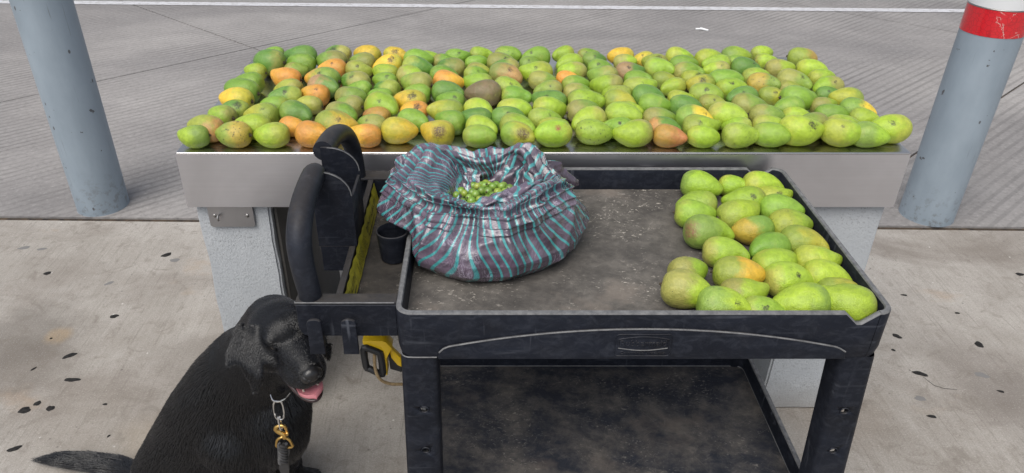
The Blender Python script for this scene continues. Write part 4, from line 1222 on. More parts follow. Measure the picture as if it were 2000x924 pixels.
def lay_mangoes(rows, z0, group, rnd):
    for (x, y, yaw, L, skin, marks, label) in rows:
        marks = marks.split()
        o = bpy.data.objects.new('mango', rnd.choice(BEAKY if 'beak' in marks else FORMS))
        COL.objects.link(o)
        fl = rnd.choice((1, -1))
        if 'beak' in marks: fl = 1 if math.cos(yaw) > 0 else -1
        o.scale = (L, L * rnd.uniform(.96, 1.06) * fl, L * rnd.uniform(.97, 1.05))
        o.rotation_euler = (rnd.uniform(-.35, .35), rnd.uniform(-.10, .10), yaw)
        o.location = (x, y, z0 + .340 * o.scale.z)
        tag(o, label, 'mango', group)
        a, b_ = MANGO_SKIN[skin]
        v = rnd.uniform(.86, 1.14); w = rnd.uniform(.92, 1.08)
        o['skin_main'] = [a[0] * v * w, a[1] * v, a[2] * v]
        if skin in 'lgd' and rnd.random() < .45:
            b_ = rnd.choice(((.38, .36, .09), (.34, .40, .06), (.36, .33, .08), (.24, .36, .06)))
        if 'rosy' in marks: b_ = (.55, .27, .09)
        o['skin_blush'] = [c * v for c in b_]
        o['blush_edge'] = rnd.uniform(-.10, .45) if skin in 'lgdym' else (rnd.uniform(.15, .50) if skin in ('R', 'R2') else rnd.uniform(-.15, .12))
        o['shift'] = [rnd.uniform(-50, 50) for _ in range(3)]
        o['dots'] = 1.0 if 'dots' in marks else (rnd.uniform(.4, 1.0) if rnd.random() < .75 else 0.0)
        o['speckle'] = 1.0 if 'speck' in marks else (.5 if rnd.random() < .06 else 0.0)
        # blemish: placed in the fruit's own frame
        w3 = Vector((rnd.uniform(-.35, .35), -.55, .70)); size = .001; rag = 0.0; colr = (.03, .025, .015)
        if 'brown' in marks: size, rag, colr, w3 = .22, .32, (.085, .045, .018), Vector((.15, -.75, .45))
        elif 'dark' in marks: size, rag, colr = .15, .55, (.025, .022, .014)
        elif 'red' in marks: size, rag, colr = .10, .25, (.30, .07, .04)
        elif 'scar' in marks: size, rag, colr, w3 = .24, .30, (.25, .14, .07), Vector((-.8, -.35, .3))
        elif rnd.random() < .3: size, rag = rnd.uniform(.05, .09), .35
        m = o.rotation_euler.to_matrix().inverted() @ w3.normalized()
        at = Vector((m.x * .46, m.y * .37 * fl, m.z * .34))
        if 'stem' in marks:
            at = Vector((-.465, 0, .02)); size, rag, colr = .085, .10, (.045, .04, .02)
        o['mark_at'] = list(at); o['mark_size'] = size; o['mark_rag'] = rag; o['mark_color'] = list(colr)
        if 'stem' in marks or rnd.random() < .35:
            s_ = bpy.data.objects.new('stem', STEM_ME); COL.objects.link(s_); s_.parent = o
rnd = random.Random(11)
lay_mangoes(TABLE_MANGOES, 0.8925, 'mangoes laid out in rows on the steel table', rnd)
lay_mangoes(CART_MANGOES, ZF + .001, 'mangoes laid out on the cart shelf', rnd)

# ------------------------------------------------------------------ striped plastic bag of small green fruit
def mat_bag():
    t = NT('striped_plastic_film')
    uv = t.n.new('ShaderNodeUVMap'); uv.uv_map = 'stripes'
    sep = t.n.new('ShaderNodeSeparateXYZ'); t.l.new(uv.outputs[0], sep.inputs[0])
    s_ = t.math('FRACT', sep.outputs['X'])
    d = t.math('ABSOLUTE', t.math('SUBTRACT', s_, 0.5))
    n = t.noise(t.map('Object'), 24, 4, 0.6)
    edge = t.math('ADD', d, t.math('MULTIPLY', t.math('SUBTRACT', n, 0.5), 0.07))
    m = t.ramp(edge, (0.090, 1.0), (0.165, 0.0))
    c = t.mix(t.ramp(n, (0.3, 0.0), (0.7, 1.0)), (0.085, 0.060, 0.090), (0.155, 0.115, 0.160))
    deep = t.noise(t.map('Object', (1, 1, 1.6), (0, 0, 0), (6, 2, 5)), 9, 3, 0.5, 0.6)
    c = t.mix(t.ramp(deep, (0.40, 0.0), (0.62, 0.75)), c, (0.030, 0.020, 0.034))
    # highlights along the crushed creases, painted into the film colour as white lines
    w1 = t.noise(t.map('Object', (1, 1, 0.5), (0.3, 0.5, 0.2)), 24, 5, 0.62, 1.2)
    w2 = t.noise(t.map('Object', (1, 1, 1), (0, 0.6, 0.4)), 70, 4, 0.6, 1.0)
    rid = t.math('SUBTRACT', 1.0, t.math('ABSOLUTE', t.math('SUBTRACT', t.math('MULTIPLY', w1, 2.0), 1.0)))
    rid2 = t.math('SUBTRACT', 1.0, t.math('ABSOLUTE', t.math('SUBTRACT', t.math('MULTIPLY', w2, 2.0), 1.0)))
    c = t.mix(m, c, t.mix(n, (0.035, 0.22, 0.23), (0.07, 0.35, 0.36)))
    where = t.ramp(t.noise(t.map('Object', (1, 1, 1), (0, 0, 0), (2, 3, 4)), 9, 4, 0.6), (0.46, 0.0), (0.62, 1.0))
    cr = t.math('MULTIPLY', t.math('MAXIMUM', t.ramp(rid, (0.955, 0.0), (0.99, 1.0)), t.math('MULTIPLY', t.ramp(rid2, (0.95, 0.0), (0.99, 1.0)), 0.6)), where)
    c = t.mix(t.math('MULTIPLY', cr, 0.55), c, (0.60, 0.54, 0.66))
    h = t.math('ADD', t.math('MULTIPLY', t.math('POWER', rid, 3.0), 1.0), t.math('MULTIPLY', t.math('POWER', rid2, 2.0), 0.10))
    return t.set(base=c, rough=0.15, spec=0.7, coat=0.7, coat_rough=0.06, normal=t.bump(h, 0.28, 0.010))
M_BAG = mat_bag()
BX, BY, BZ = 0.012, 1.400, ZF + .0035
bag = thing('plastic_bag', 'teal-striped purple plastic bag of small green fruit slumped open on the cart shelf', 'bag', (BX, BY, BZ))
PROF = [(0, .0, .000), (.12, .80, .000), (.18, .95, .005), (.26, 1.04, .024), (.36, 1.07, .050), (.47, 1.03, .078), (.56, .97, .100), (.62, .90, .116),
        (.66, .88, .127), (.70, .83, .137), (.74, .76, .142), (.78, .68, .143), (.82, .59, .141), (.86, .50, .134), (.91, .43, .121), (.95, .42, .102), (1.0, .44, .070)]
def bell(a, c, w):
    d = (a - c + math.pi) % (2 * math.pi) - math.pi
    return math.exp(-(d / w) ** 2)
def sstep(a, b, x):
    t = max(0, min(1, (x - a) / (b - a))); return t * t * (3 - 2 * t)
def ridge(x): return 1 - abs(noise.noise(x)) * 2
def bag_surface(a, v):
    for (v0, r0, z0), (v1, r1, z1) in zip(PROF, PROF[1:]):
        if v <= v1:
            t = (v - v0) / (v1 - v0); r, z = r0 + (r1 - r0) * t, z0 + (z1 - z0) * t
            break
    up = sstep(.42, .70, v) * (1 if v < .82 else max(0, 1 - (v - .82) / .12))
    low = 1 - sstep(.25, .62, v)
    left = .5 - .5 * math.cos(a)
    # lobes: a = -90 deg faces the camera, 180 deg is the organizer side
    z += up * (.040 * bell(a, R(146), .34) + .014 * bell(a, R(100), .55) + .034 * bell(a, R(52), .26) - .010 * bell(a, R(-103), .42) + .018 * bell(a, R(-30), .45) + .014 * bell(a, R(-165), .5) - .020 * bell(a, R(22), .26))
    # slumps over towards the organizer, so the foot is set in on that side and the mouth hangs out
    ro = 1 + .26 * sstep(.34, .52, v) * (1 if v < .80 else max(.25, 1 - (v - .80) / .10)) * bell(a, R(178), .55) + .03 * up * bell(a, R(-30), .5) - .16 * up * bell(a, R(-103), .34) - .10 * up * bell(a, R(80), .9)
    ro *= 1 + .035 * math.sin(3 * a + 1.0) + .03 * math.sin(5 * a + 2.2) * sstep(.2, .6, v)
    if v > .80:                       # the mouth is narrow and lies towards the back left
        ro *= 1 + .16 * sstep(.82, .92, v) * math.sin(2 * a + .9) + .12 * sstep(.82, .92, v) * math.sin(3 * a + 2.0)
    rx, ry = .190 * ro, .168 * ro
    g = math.sin(24 * a + 2.4 * math.sin(3 * a)) * .5 + math.sin(37 * a + 1.3 + math.sin(5 * a)) * .35
    amp = .014 * (.45 + 1.1 * abs(noise.noise(Vector((2.1 * math.cos(a), 2.1 * math.sin(a), v * 1.5))))) * sstep(.16, .60, v) * (1 if v < .86 else .5) * (.35 + 1.0 * bell(a, R(-103), .65) + .3 * bell(a, R(60), 1.2))
    base = Vector((r * rx * math.cos(a), r * ry * math.sin(a), z))
    nrm = Vector((math.cos(a), math.sin(a), .35))
    p = base + nrm * amp * g * .6
    q = base * 11
    k = min(1, v * 4)
    st = Vector((q.x, q.y, q.z * .55 + .4 * math.cos(a)))
    n = ridge(st * .8 + Vector((1, 2, 3))) * .0135 + ridge(st * 1.7 + Vector((5, 1, 0))) * .0075 + ridge(q * 4.2) * (.0004 + .0010 * (v > .6))
    if .60 < v < .86: n *= 1.35
    p += nrm * (n - .009) * k
    if .62 < v < .86:                 # hem rolled outwards in long soft folds
        w = math.sin(math.pi * (v - .62) / .24)
        p += (Vector((0, 0, 1)) * .0085 * math.sin(v * 95 + 3 * noise.noise(q * .45)) + nrm * .0065 * math.sin(v * 120 + 5 * noise.noise(q * .35))) * w
    if v > .80:                       # crushed film round the mouth, pulled to the back
        m_ = sstep(.80, .90, v)
        p += Vector((.006, .026, 0)) * m_ + noise.noise_vector(q * 2.2) * .009 * m_ * (1 - sstep(.94, 1.0, v))
    lim = -.141 - BX
    if p.z < .066 and p.x < lim: p.x = lim + (p.x - lim) * .04
    elif p.z < .085 and p.x < lim: p.x = lim + (p.x - lim) * (.04 + .96 * sstep(.066, .085, p.z))
    if v < .35: p.z = max(p.z, .0005 + .001 * (noise.noise(q) + 1))
    return p
NA, NV = 320, 150
vs, uvs = [], []
for i in range(NV + 1):
    v = .02 + .98 * i / NV
    for k in range(NA):
        a = 2 * math.pi * k / NA
        vs.append(tuple(bag_surface(a, v) + Vector((BX, BY, BZ))))
        warp = noise.noise(Vector((math.cos(a) * 1.5, math.sin(a) * 1.5, v * 2.0)))
        lean = .9 * math.cos(a) * (v - .3) * 4
        uvs.append((58 * a / (2 * math.pi) + 2.2 * warp + (lean if v < .64 else lean + 3.0 * (v - .64)), v))
fs = []
for i in range(NV):
    for k in range(NA):
        j = (k + 1) % NA
        fs.append((i * NA + k, i * NA + j, (i + 1) * NA + j, (i + 1) * NA + k))
me = bpy.data.meshes.new('film')
me.from_pydata(vs, [], fs)
ul = me.uv_layers.new(name='stripes')
buf = []
for f in fs:
    wrap = (f[0] % NA) == NA - 1
    for q, vi in enumerate(f):
        u, vv = uvs[vi]
        if wrap and vi % NA == 0: u += 58
        buf += [u, vv]
ul.data.foreach_set('uv', buf)
me.polygons.foreach_set('use_smooth', [True] * len(me.polygons))
film = link('film', me, M_BAG, bag); film.matrix_parent_inverse = Matrix.Translation(-Vector(bag.location))
def flap(name, fn, nu, nv, su=9.0):
    vs, uv, fs = [], [], []
    for i in range(nv + 1):
        for k in range(nu + 1):
            u, v = k / nu, i / nv
            vs.append(tuple(fn(u, v))); uv.append((u * su + .4 * noise.noise((u * 4, v * 4, 1)), v))
    for i in range(nv):
        for k in range(nu):
            a = i * (nu + 1) + k
            fs.append((a, a + 1, a + nu + 2, a + nu + 1))
    me = bpy.data.meshes.new(name)
    me.from_pydata(vs, [], fs)
    ul = me.uv_layers.new(name='stripes')
    ul.data.foreach_set('uv', [c for f in fs for vi in f for c in uv[vi]])
    me.polygons.foreach_set('use_smooth', [True] * len(me.polygons))
    o = link(name, me, M_BAG, bag); o.matrix_parent_inverse = Matrix.Translation(-Vector(bag.location))
    return o
# the gathered corner at the right rear hangs over the mouth
def knot(u, v):
    a = math.pi * (.80 + 1.55 * u)
    fl = .012 * math.sin(u * 30 + 2 * math.sin(u * 9)) + .006 * math.sin(u * 71)
    r = .004 + .082 * v ** .8 + fl * v
    c = Vector((.105, 1.500, .965 + .010 * v - .085 * v ** 1.5))
    p = c + Vector((math.cos(a) * r * 1.2, math.sin(a) * r * .85, .3 * fl))
    return p + noise.noise_vector(p * 32) * .010 * (.3 + v) + noise.noise_vector(p * 85) * .0035
flap('gathered_corner', knot, 110, 44, 10)
# the torn-open mouth edge folds back over the left rear rim
def fold(u, v):
    x = -.178 + .175 * u
    y = 1.452 + .030 * math.sin(u * 2.6) + .012 * math.sin(u * 9)
    s = v * 2 - 1
    p = Vector((x, y - .060 * s + .012 * math.sin(u * 14 + s * 2), .948 - .012 * u + .012 * math.sin(math.pi * min(1, u * 1.05)) - .022 * s * s - .022 * s + .008 * math.sin(u * 21 + s * 3)))
    return p + noise.noise_vector(p * 36) * .011 + noise.noise_vector(p * 90) * .003
flap('folded_handle', fold, 110, 36, 9)
# long twisted hem across the front of the mouth
def hem(u, v):
    x = -.130 + .255 * u
    y = 1.378 - .050 * math.sin(math.pi * u) + .030 * abs(u - .42)
    z = .946 - .016 * math.exp(-((u - .40) / .16) ** 2) + .014 * u
    a = 2 * math.pi * v + u * 5
    r = .013 * (.55 + .65 * abs(u - .40) ** .6) * (1 + .30 * math.sin(3 * a + u * 22) + .2 * math.sin(5 * a - u * 31))
    e = math.sin(math.pi * min(1, max(0, u))) ** .3
    p = Vector((x, y + math.cos(a) * r * 1.5 * e, z + math.sin(a) * r * e))
    return p + noise.noise_vector(p * 60) * .003
flap('twisted_hem', hem, 140, 24, 7)
m = MB()
m.tube([(.085, 1.520, .950), (.094, 1.512, .968), (.105, 1.508, .976), (.112, 1.510, .990)], [.003, .0018, .0014, .0010], 6, smooth=1)
o = m.build('twisted_end', M_BAG, bag)
o.data.uv_layers.new(name='stripes')
# the fruit
def mat_fruit():
    t = NT('small_green_fruit_skin')
    n = t.noise(t.map('Object'), 90, 4, 0.6)
    c = t.mix(t.ramp(n, (0.3, 0.0), (0.7, 1.0)), t.attr('skin_main', 'Color'), t.vmath('SCALE', t.attr('skin_main', 'Color')))
    return t.set(base=t.mix(t.ramp(n, (0.35, 0.0), (0.65, 0.35)), t.attr('skin_main', 'Color'), (0.33, 0.36, 0.08)), rough=0.32, coat=0.2, normal=t.bump(n, 0.1, 0.002))
M_FRUIT = mat_fruit()
mm = MB(); mm.ball((0, 0, 0), (.0108, .0108, .0112), None, 18, 12)
fr_me = bpy.data.meshes.new('green_fruit'); mm.bm.to_mesh(fr_me); mm.bm.free()
fr_me.polygons.foreach_set('use_smooth', [True] * len(fr_me.polygons)); fr_me.materials.append(M_FRUIT)
mm = MB(); mm.lathe([(0, .0122), (.0016, .012), (.003, .0108), (.0032, .0102)], 0, 0, 8)
tip_me = bpy.data.meshes.new('fruit_tip'); mm.bm.to_mesh(tip_me); mm.bm.free(); tip_me.materials.append(M_STEM)
rnd = random.Random(21)
for layer in range(2):
    for i in range(-6, 7):
        for j in range(-5, 6):
            x = (i + .5 * (j % 2) + .25 * layer) * .0180 + rnd.uniform(-.003, .003)
            y = (j + .4 * layer) * .0158 + rnd.uniform(-.003, .003)
            q = (x / .084) ** 2 + (y / .066) ** 2
            if q > 1: continue
            if layer == 0 and rnd.random() < .12: continue
            o = bpy.data.objects.new('green_fruit', fr_me); COL.objects.link(o)
            o.location = (BX + .004 + x, BY + .028 + y, BZ + .112 - .020 * q - .0145 * layer + rnd.uniform(-.004, .004))
            s_ = rnd.uniform(.70, .95); o.scale = (s_, s_, s_)
            o.rotation_euler = (rnd.uniform(-1.4, 1.4), rnd.uniform(-1.4, 1.4), rnd.uniform(0, 6))
            g = rnd.choice(((.12, .27, .03), (.15, .30, .035), (.10, .22, .03), (.24, .33, .04), (.18, .33, .05), (.08, .18, .03), (.30, .36, .06)))
            o['skin_main'] = list(g)
            tag(o, 'one of the small round green fruits heaped inside the open striped bag', 'fruit', 'small green fruits in the striped bag')
            tp = bpy.data.objects.new('stem_scar', tip_me); COL.objects.link(tp); tp.parent = o

# ------------------------------------------------------------------ yellow tool hung under the handle end
M_YELLOW = mat_plain('yellow_plastic', (0.72, 0.47, 0.015), 0.35)
M_RUBBER = mat_plain('black_rubber', (0.014, 0.015, 0.017), 0.45)
M_CORD = mat_dirt('tan_cord', (0.16, 0.11, 0.055), (0.30, 0.22, 0.12), 120)
YT = 1.215
tool = thing('hand_tool', 'yellow hand tool with black loop handle and tan cord hung behind the cart leg', 'tool', (-0.205, YT, 0.60))
m = MB(); m.prism([(-.246, .6925), (-.246, .683), (-.213, .668), (-.2055, .655), (-.2035, .598), (-.2005, .598), (-.199, .645), (-.186, .672), (-.197, .688), (-.205, .692)], 'y', YT - .012, YT + .020, .003, 2)
m.build('body', M_YELLOW, tool)
ring_o = [(-.2495, .676), (-.2435, .6835), (-.236, .681), (-.212, .669), (-.2065, .660), (-.2045, .603), (-.2095, .597), (-.216, .6005), (-.241, .616), (-.2475, .623)]
m = MB(); m.tube([((x - .2265) * .84 - .2265 + .4530 - .4530 + .0 if False else -.2265 + (x + .2265) * .80, YT - .014, .640 + (z - .640) * .84) for x, z in ring_o], .0075, 10, closed=True, smooth=1)
m.build('loop_handle', M_RUBBER, tool)
m = MB(); m.prism([(-.1955, .655), (-.190, .662), (-.184, .650), (-.171, .632), (-.171, .606), (-.180, .612), (-.192, .632)], 'y', YT + .004, YT + .018, .003, 2)
m.build('lever', M_YELLOW, tool)
m = MB(); m.prism([(-.1985, .648), (-.196, .600), (-.172, .590), (-.172, .605), (-.186, .622), (-.193, .640)], 'y', YT + .006, YT + .014, .001, 1); m.build('back_plate', M_RUBBER, tool)
m = MB(); m.tube([(-.224, YT - .004, .662), (-.2235, YT - .018, .645), (-.222, YT - .024, .622), (-.214, YT - .026, .600), (-.198, YT - .02, .583), (-.178, YT - .012, .5735), (-.150, YT, .570), (-.12, YT + .02, .60), (-.115, YT + .03, .70), (-.12, YT + .03, .760)], .0035, 8, smooth=2)
m.build('cord', M_CORD, tool)


# ------------------------------------------------------------------ black dog, sitting, head turned to the right
DOG = dict(
    S0=(-0.798, 1.36, 0.113),
    S1=(-0.736, 1.36, 0.2),
    S2=(-0.659, 1.35, 0.316),
    S3=(-0.583, 1.33, 0.43),
    S4=(-0.533, 1.31, 0.515),
    S5=(-0.487, 1.285, 0.587),
    chest=(-0.502, 1.29, 0.414),
    chest2=(-0.485, 1.27, 0.375),
    sh_top=(-0.572, 1.3, 0.42),
    shoulder=(-0.583, 1.265, 0.355),
    elbow=(-0.557, 1.235, 0.257),
    far_shoulder=(-0.514, 1.36, 0.274),
    far_elbow=(-0.54, 1.4, 0.127),
    fill=(-0.662, 1.3, 0.22),
    skull=(-0.423, 1.24, 0.694),
    far_paw=(-0.507, 1.427, 0.03),
    T0=(-0.882, 1.363, 0.06),
    T1=(-1.009, 1.443, 0.045),
    T2=(-1.098, 1.464, 0.04),
    T3=(-1.186, 1.478, 0.036),
    T4=(-1.273, 1.489, 0.022),
    ear=[(-0.489, 1.2004, 0.753), (-0.47, 1.2002, 0.743), (-0.454, 1.1919, 0.728), (-0.444, 1.1781, 0.71), (-0.441, 1.1581, 0.684), (-0.44, 1.1362, 0.656), (-0.451, 1.13, 0.611), (-0.47, 1.1286, 0.612), (-0.493, 1.1246, 0.639), (-0.513, 1.1327, 0.67), (-0.526, 1.1452, 0.69), (-0.52, 1.1624, 0.71), (-0.511, 1.1815, 0.731), (-0.502, 1.1942, 0.745)],
    leash=[(-0.43, 1.165, 0.559), (-0.435, 1.165, 0.509), (-0.435, 1.165, 0.479), (-0.435, 1.165, 0.449), (-0.436, 1.165, 0.425), (-0.447, 1.165, 0.329)],
)
V3 = lambda k: Vector(DOG[k])
HC = V3('skull')
yaw_, pit_, rol_ = R(56), R(-4), R(-4)
HF = Vector((math.cos(yaw_) * math.cos(pit_), -math.sin(yaw_) * math.cos(pit_), -math.sin(pit_)))
HS = HF.cross(Vector((0, 0, 1))).normalized()
HU = HS.cross(HF).normalized()
HS, HU = HS * math.cos(rol_) + HU * math.sin(rol_), HU * math.cos(rol_) - HS * math.sin(rol_)
HM = Matrix((HF, HS, HU)).transposed()
def hd(f, s_, u): return HC + HF * f + HS * s_ + HU * u
prims = []                       # (centre, flow, hair length, spread) for the coat
dm = MB()
def cone(a, b, ra, rb, flow=None, hair=.018, n=9):
    """tapered limb segment as a row of overlapping balls"""
    a, b = Vector(a), Vector(b)
    d = (b - a)
    for k in range(n + 1):
        t = k / n
        c = a + d * t
        r = ra + (rb - ra) * t
        dm.ball(c, r, None, 20, 14)
    prims.append(((a + b) / 2, (flow or d).normalized(), hair, max(ra, rb)))
def ell(c, r, M=None, flow=(0, 0, -1), hair=.018):
    dm.ball(c, r, M, 24, 16)
    prims.append((Vector(c), Vector(flow).normalized(), hair, max(r)))
sp = [V3('S0'), V3('S1'), V3('S2'), V3('S3'), V3('S4'), V3('S5'), hd(-.045, 0, -.012)]
sr = [.122, .128, .130, .124, .106, .084, .064]
for i in range(6):
    fl = (sp[i] - sp[i + 1]).normalized()
    cone(sp[i + 1], sp[i], sr[i + 1], sr[i], fl + Vector((0, 0, -.25)), .021 if i < 3 else .026)
ell(V3('chest'), (.098, .098, .115), None, (.2, -.1, -1), .024)
ell(V3('chest2'), (.078, .085, .10), None, (.1, -.1, -1), .024)
ell(hd(-.010, -.008, -.095), (.058, .054, .066), None, (-.2, 0, -1), .024)         # throat
ell(V3('fill'), (.10, .085, .10), None, (-.4, 0, -1), .020)
# near foreleg
cone(V3('sh_top'), V3('shoulder'), .085, .092, None, .020)
cone(V3('shoulder'), V3('elbow'), .090, .060, None, .018)
paw = Vector((V3('elbow').x + .035, V3('elbow').y - .015, .030))
cone(V3('elbow'), paw + Vector((-.008, 0, .05)), .050, .031, None, .012)
ell(paw + Vector((.015, -.004, 0)), (.048, .034, .030), None, (1, 0, -.2), .009)
for k in (-1.5, -.5, .5, 1.5): ell(paw + Vector((.048, .016 * k, -.008)), (.018, .0095, .017), None, (1, 0, -.3), .007)
# far foreleg
cone(V3('far_shoulder'), V3('far_elbow'), .075, .052, None, .018)
fpaw = V3('far_paw')
cone(V3('far_elbow'), fpaw + Vector((-.012, 0, .05)), .046, .030, None, .012)
ell(fpaw + Vector((.010, -.004, -.004)), (.046, .033, .028), None, (1, 0, -.2), .009)
for k in (-1.5, -.5, .5, 1.5): ell(fpaw + Vector((.046, .016 * k, -.010)), (.018, .0095, .016), None, (1, 0, -.3), .007)
# hind legs folded under
hip = V3('S0') + Vector((.03, -.07, .0))
knee = Vector((hip.x + .20, hip.y - .05, .125))
cone(hip, knee, .112, .062, None, .020)
hock = Vector((hip.x + .02, hip.y - .07, .045))
cone(knee, hock, .055, .034, None, .014)
hp = Vector((hip.x + .17, hip.y - .085, .028))
cone(hock, hp, .032, .030, None, .010)
ell(hp + Vector((.03, 0, -.002)), (.045, .032, .026), None, (1, 0, -.2), .009)
hip2 = V3('S0') + Vector((.03, .07, 0)); knee2 = Vector((hip2.x + .19, hip2.y + .05, .12))
cone(hip2, knee2, .11, .06, None, .018)
cone(knee2, Vector((hip2.x + .05, hip2.y + .06, .04)), .05, .033, None, .012)
# tail lying on the ground
tl = [V3('T0'), V3('T1'), V3('T2'), V3('T3'), V3('T4')]
tr = [.038, .031, .029, .024, .011]
for i in range(4): cone(tl[i], tl[i + 1], tr[i], tr[i + 1], (tl[i + 1] - tl[i]).normalized(), .028)
# head
back = -HF
ell(hd(0, 0, 0), (.080, .068, .060), HM, back, .007)
ell(hd(.030, 0, .020), (.052, .050, .040), HM, back, .006)
for s_ in (1, -1):
    ell(hd(.012, .040 * s_, -.030), (.056, .036, .046), HM, back - HU * .5, .010)       # cheek
    ell(hd(.050, .031 * s_, .024), (.023, .019, .016), HM, back, .008)                  # brow
    ell(hd(.100, .019 * s_, -.040), (.046, .026, .029), HM, back - HU * .4, .009)       # flews
    ell(hd(.135, .013 * s_, -.040), (.024, .020, .022), HM, back - HU * .4, .005)
    ell(hd(.062, .030 * s_, -.044), (.026, .017, .024), HM, back - HU * .4, .007)
cone(hd(.045, 0, -.008), hd(.138, 0, -.024), .042, .0275, back, .009)
ell(hd(.146, 0, -.022), (.016, .019, .016), HM, back, .004)
# lower jaw, open
cone(hd(.010, 0, -.068), hd(.070, 0, -.092), .036, .023, back, .012)
cone(hd(.070, 0, -.092), hd(.120, 0, -.1035), .022, .0135, back, .006)
# ears: thick hanging leather
ear_o = [Vector(p) for p in DOG['ear']]
ec = sum(ear_o, Vector()) / len(ear_o)
def ear(mirror):
    b = bmesh.new()
    def tr_(p, off):
        l = HM.transposed() @ (p - HC)
        low = max(0, min(1, -l.z / .11))
        l.y += off
        if mirror: l.y = -l.y * .70
        return HC + HM @ l
    n = len(ear_o)
    A, B = [], []
    for p in ear_o:
        q = ec + (p - ec) * .98
        A.append(b.verts.new(tr_(q, .0065))); B.append(b.verts.new(tr_(q, -.0065)))
    ca, cb = b.verts.new(tr_(ec, .022)), b.verts.new(tr_(ec, -.002))
    for i in range(n):
        j = (i + 1) % n
        b.faces.new((A[i], A[j], ca)); b.faces.new((B[j], B[i], cb)); b.faces.new((A[j], A[i], B[i], B[j]))
    bmesh.ops.recalc_face_normals(b, faces=b.faces[:])
    dm.merge(b)
    prims.append((ec if not mirror else HC + HM @ ((lambda l: Vector((l.x, -l.y, l.z)))(HM.transposed() @ (ec - HC))), (-HU * 1.0 + back * .15).normalized(), .011, .05))
ear(False); ear(True)
raw = dm.build('dog_raw', None)
mod = raw.modifiers.new('r', 'REMESH'); mod.mode = 'VOXEL'; mod.voxel_size = 0.0042
sm = raw.modifiers.new('s', 'SMOOTH'); sm.iterations = 7; sm.factor = .5
bpy.context.view_layer.update()
body = bpy.data.meshes.new_from_object(raw.evaluated_get(bpy.context.evaluated_depsgraph_get()))
bpy.data.objects.remove(raw)
nv = len(body.vertices)
co = np.empty(nv * 3, np.float32); body.vertices.foreach_get('co', co); co = co.reshape(-1, 3)
ed = np.empty(len(body.edges) * 2, np.int32); body.edges.foreach_get('vertices', ed); ed = ed.reshape(-1, 2)
deg = np.bincount(ed.ravel(), minlength=nv)[:, None].astype(np.float32)
wt = np.clip((np.linalg.norm(co - np.array(HC + HF * .05), axis=1) - .10) / .07, 0, 1)[:, None].astype(np.float32) * .6
for _ in range(70):                      # flesh over the joints of the trunk and legs
    acc = np.stack([np.bincount(ed[:, 0], co[ed[:, 1], k], nv) + np.bincount(ed[:, 1], co[ed[:, 0], k], nv) for k in range(3)], 1)
    co = co + wt * (acc / deg - co).astype(np.float32)
co[:, 2] = np.maximum(co[:, 2], 0.003)
body.vertices.foreach_set('co', co.ravel())
body.polygons.foreach_set('use_smooth', [True] * len(body.polygons))
body.update()
def mat_coat(name, rough=.42, spec=.45, base=(0.0032, 0.0032, 0.0038)):
    t = NT(name)
    n = t.noise(t.map('Object'), 14, 4, 0.6)
    return t.set(base=t.mix(n, tuple(v * .7 for v in base), tuple(v * 1.5 for v in base)), rough=rough, spec=spec, sheen=.07)
M_COAT = mat_coat('black_dog_skin', .45, .30)
M_FUR = mat_coat('black_dog_fur', .24, .80, (0.0030, 0.0032, 0.0046))
M_NOSE = NT('wet_black_nose'); M_NOSE = M_NOSE.set(base=(0.010, 0.0095, 0.010), rough=.28, normal=M_NOSE.bump(M_NOSE.voronoi(M_NOSE.map('Object'), 420), .25, .001))
M_EYE = mat_plain('dark_brown_eye', (0.004, 0.002, 0.0015), .06, coat=1.0)
M_TONGUE = NT('pink_tongue'); M_TONGUE = M_TONGUE.set(base=M_TONGUE.mix(M_TONGUE.noise(M_TONGUE.map('Object'), 70, 4), (0.60, 0.18, 0.22), (0.78, 0.33, 0.36)), rough=.35, sss=0.0, normal=M_TONGUE.bump(M_TONGUE.noise(M_TONGUE.map('Object'), 260, 3), .3, .001))
M_TOOTH = mat_plain('ivory_tooth', (0.72, 0.66, 0.52), .3)
M_LIP = mat_plain('dark_wet_lip', (0.030, 0.016, 0.017), .25)
dog = link('dog', body, M_COAT)
tag(dog, 'black Labrador-type dog sitting by the cart handle with its mouth open, on a leash', 'dog')
m = MB()
m.ball(hd(.1550, 0, -.0205), (.0140, .0200, .0160), HM, 20, 14)
for s_ in (1, -1):
    m.ball(hd(.1535, .0130 * s_, -.0240), (.0125, .0100, .0115), HM, 16, 12)
m.ball(hd(.154, 0, -.0325), (.008, .005, .008), HM, 12, 8)
m.build('nose', M_NOSE, dog)
for s_ in (1, -1):
    m = MB(); m.ball(hd(.1655, .0095 * s_, -.0250), (.0036, .0046, .0034), HM, 12, 8); m.build('nostril', M_HOLE, dog)
    m = MB(); m.ball(hd(.0620, .0350 * s_, .0105), .0088, None, 20, 14); m.build('eye', M_EYE, dog)
    m = MB(); m.tube([hd(.060 + .0125 * math.cos(a), .0415 * s_ - .004 * s_ * math.cos(a), .0105 + .0056 * math.sin(a)) for a in [2 * math.pi * k / 16 for k in range(16)]], .0026, 6, closed=True); m.build('eyelid', M_COAT, dog)
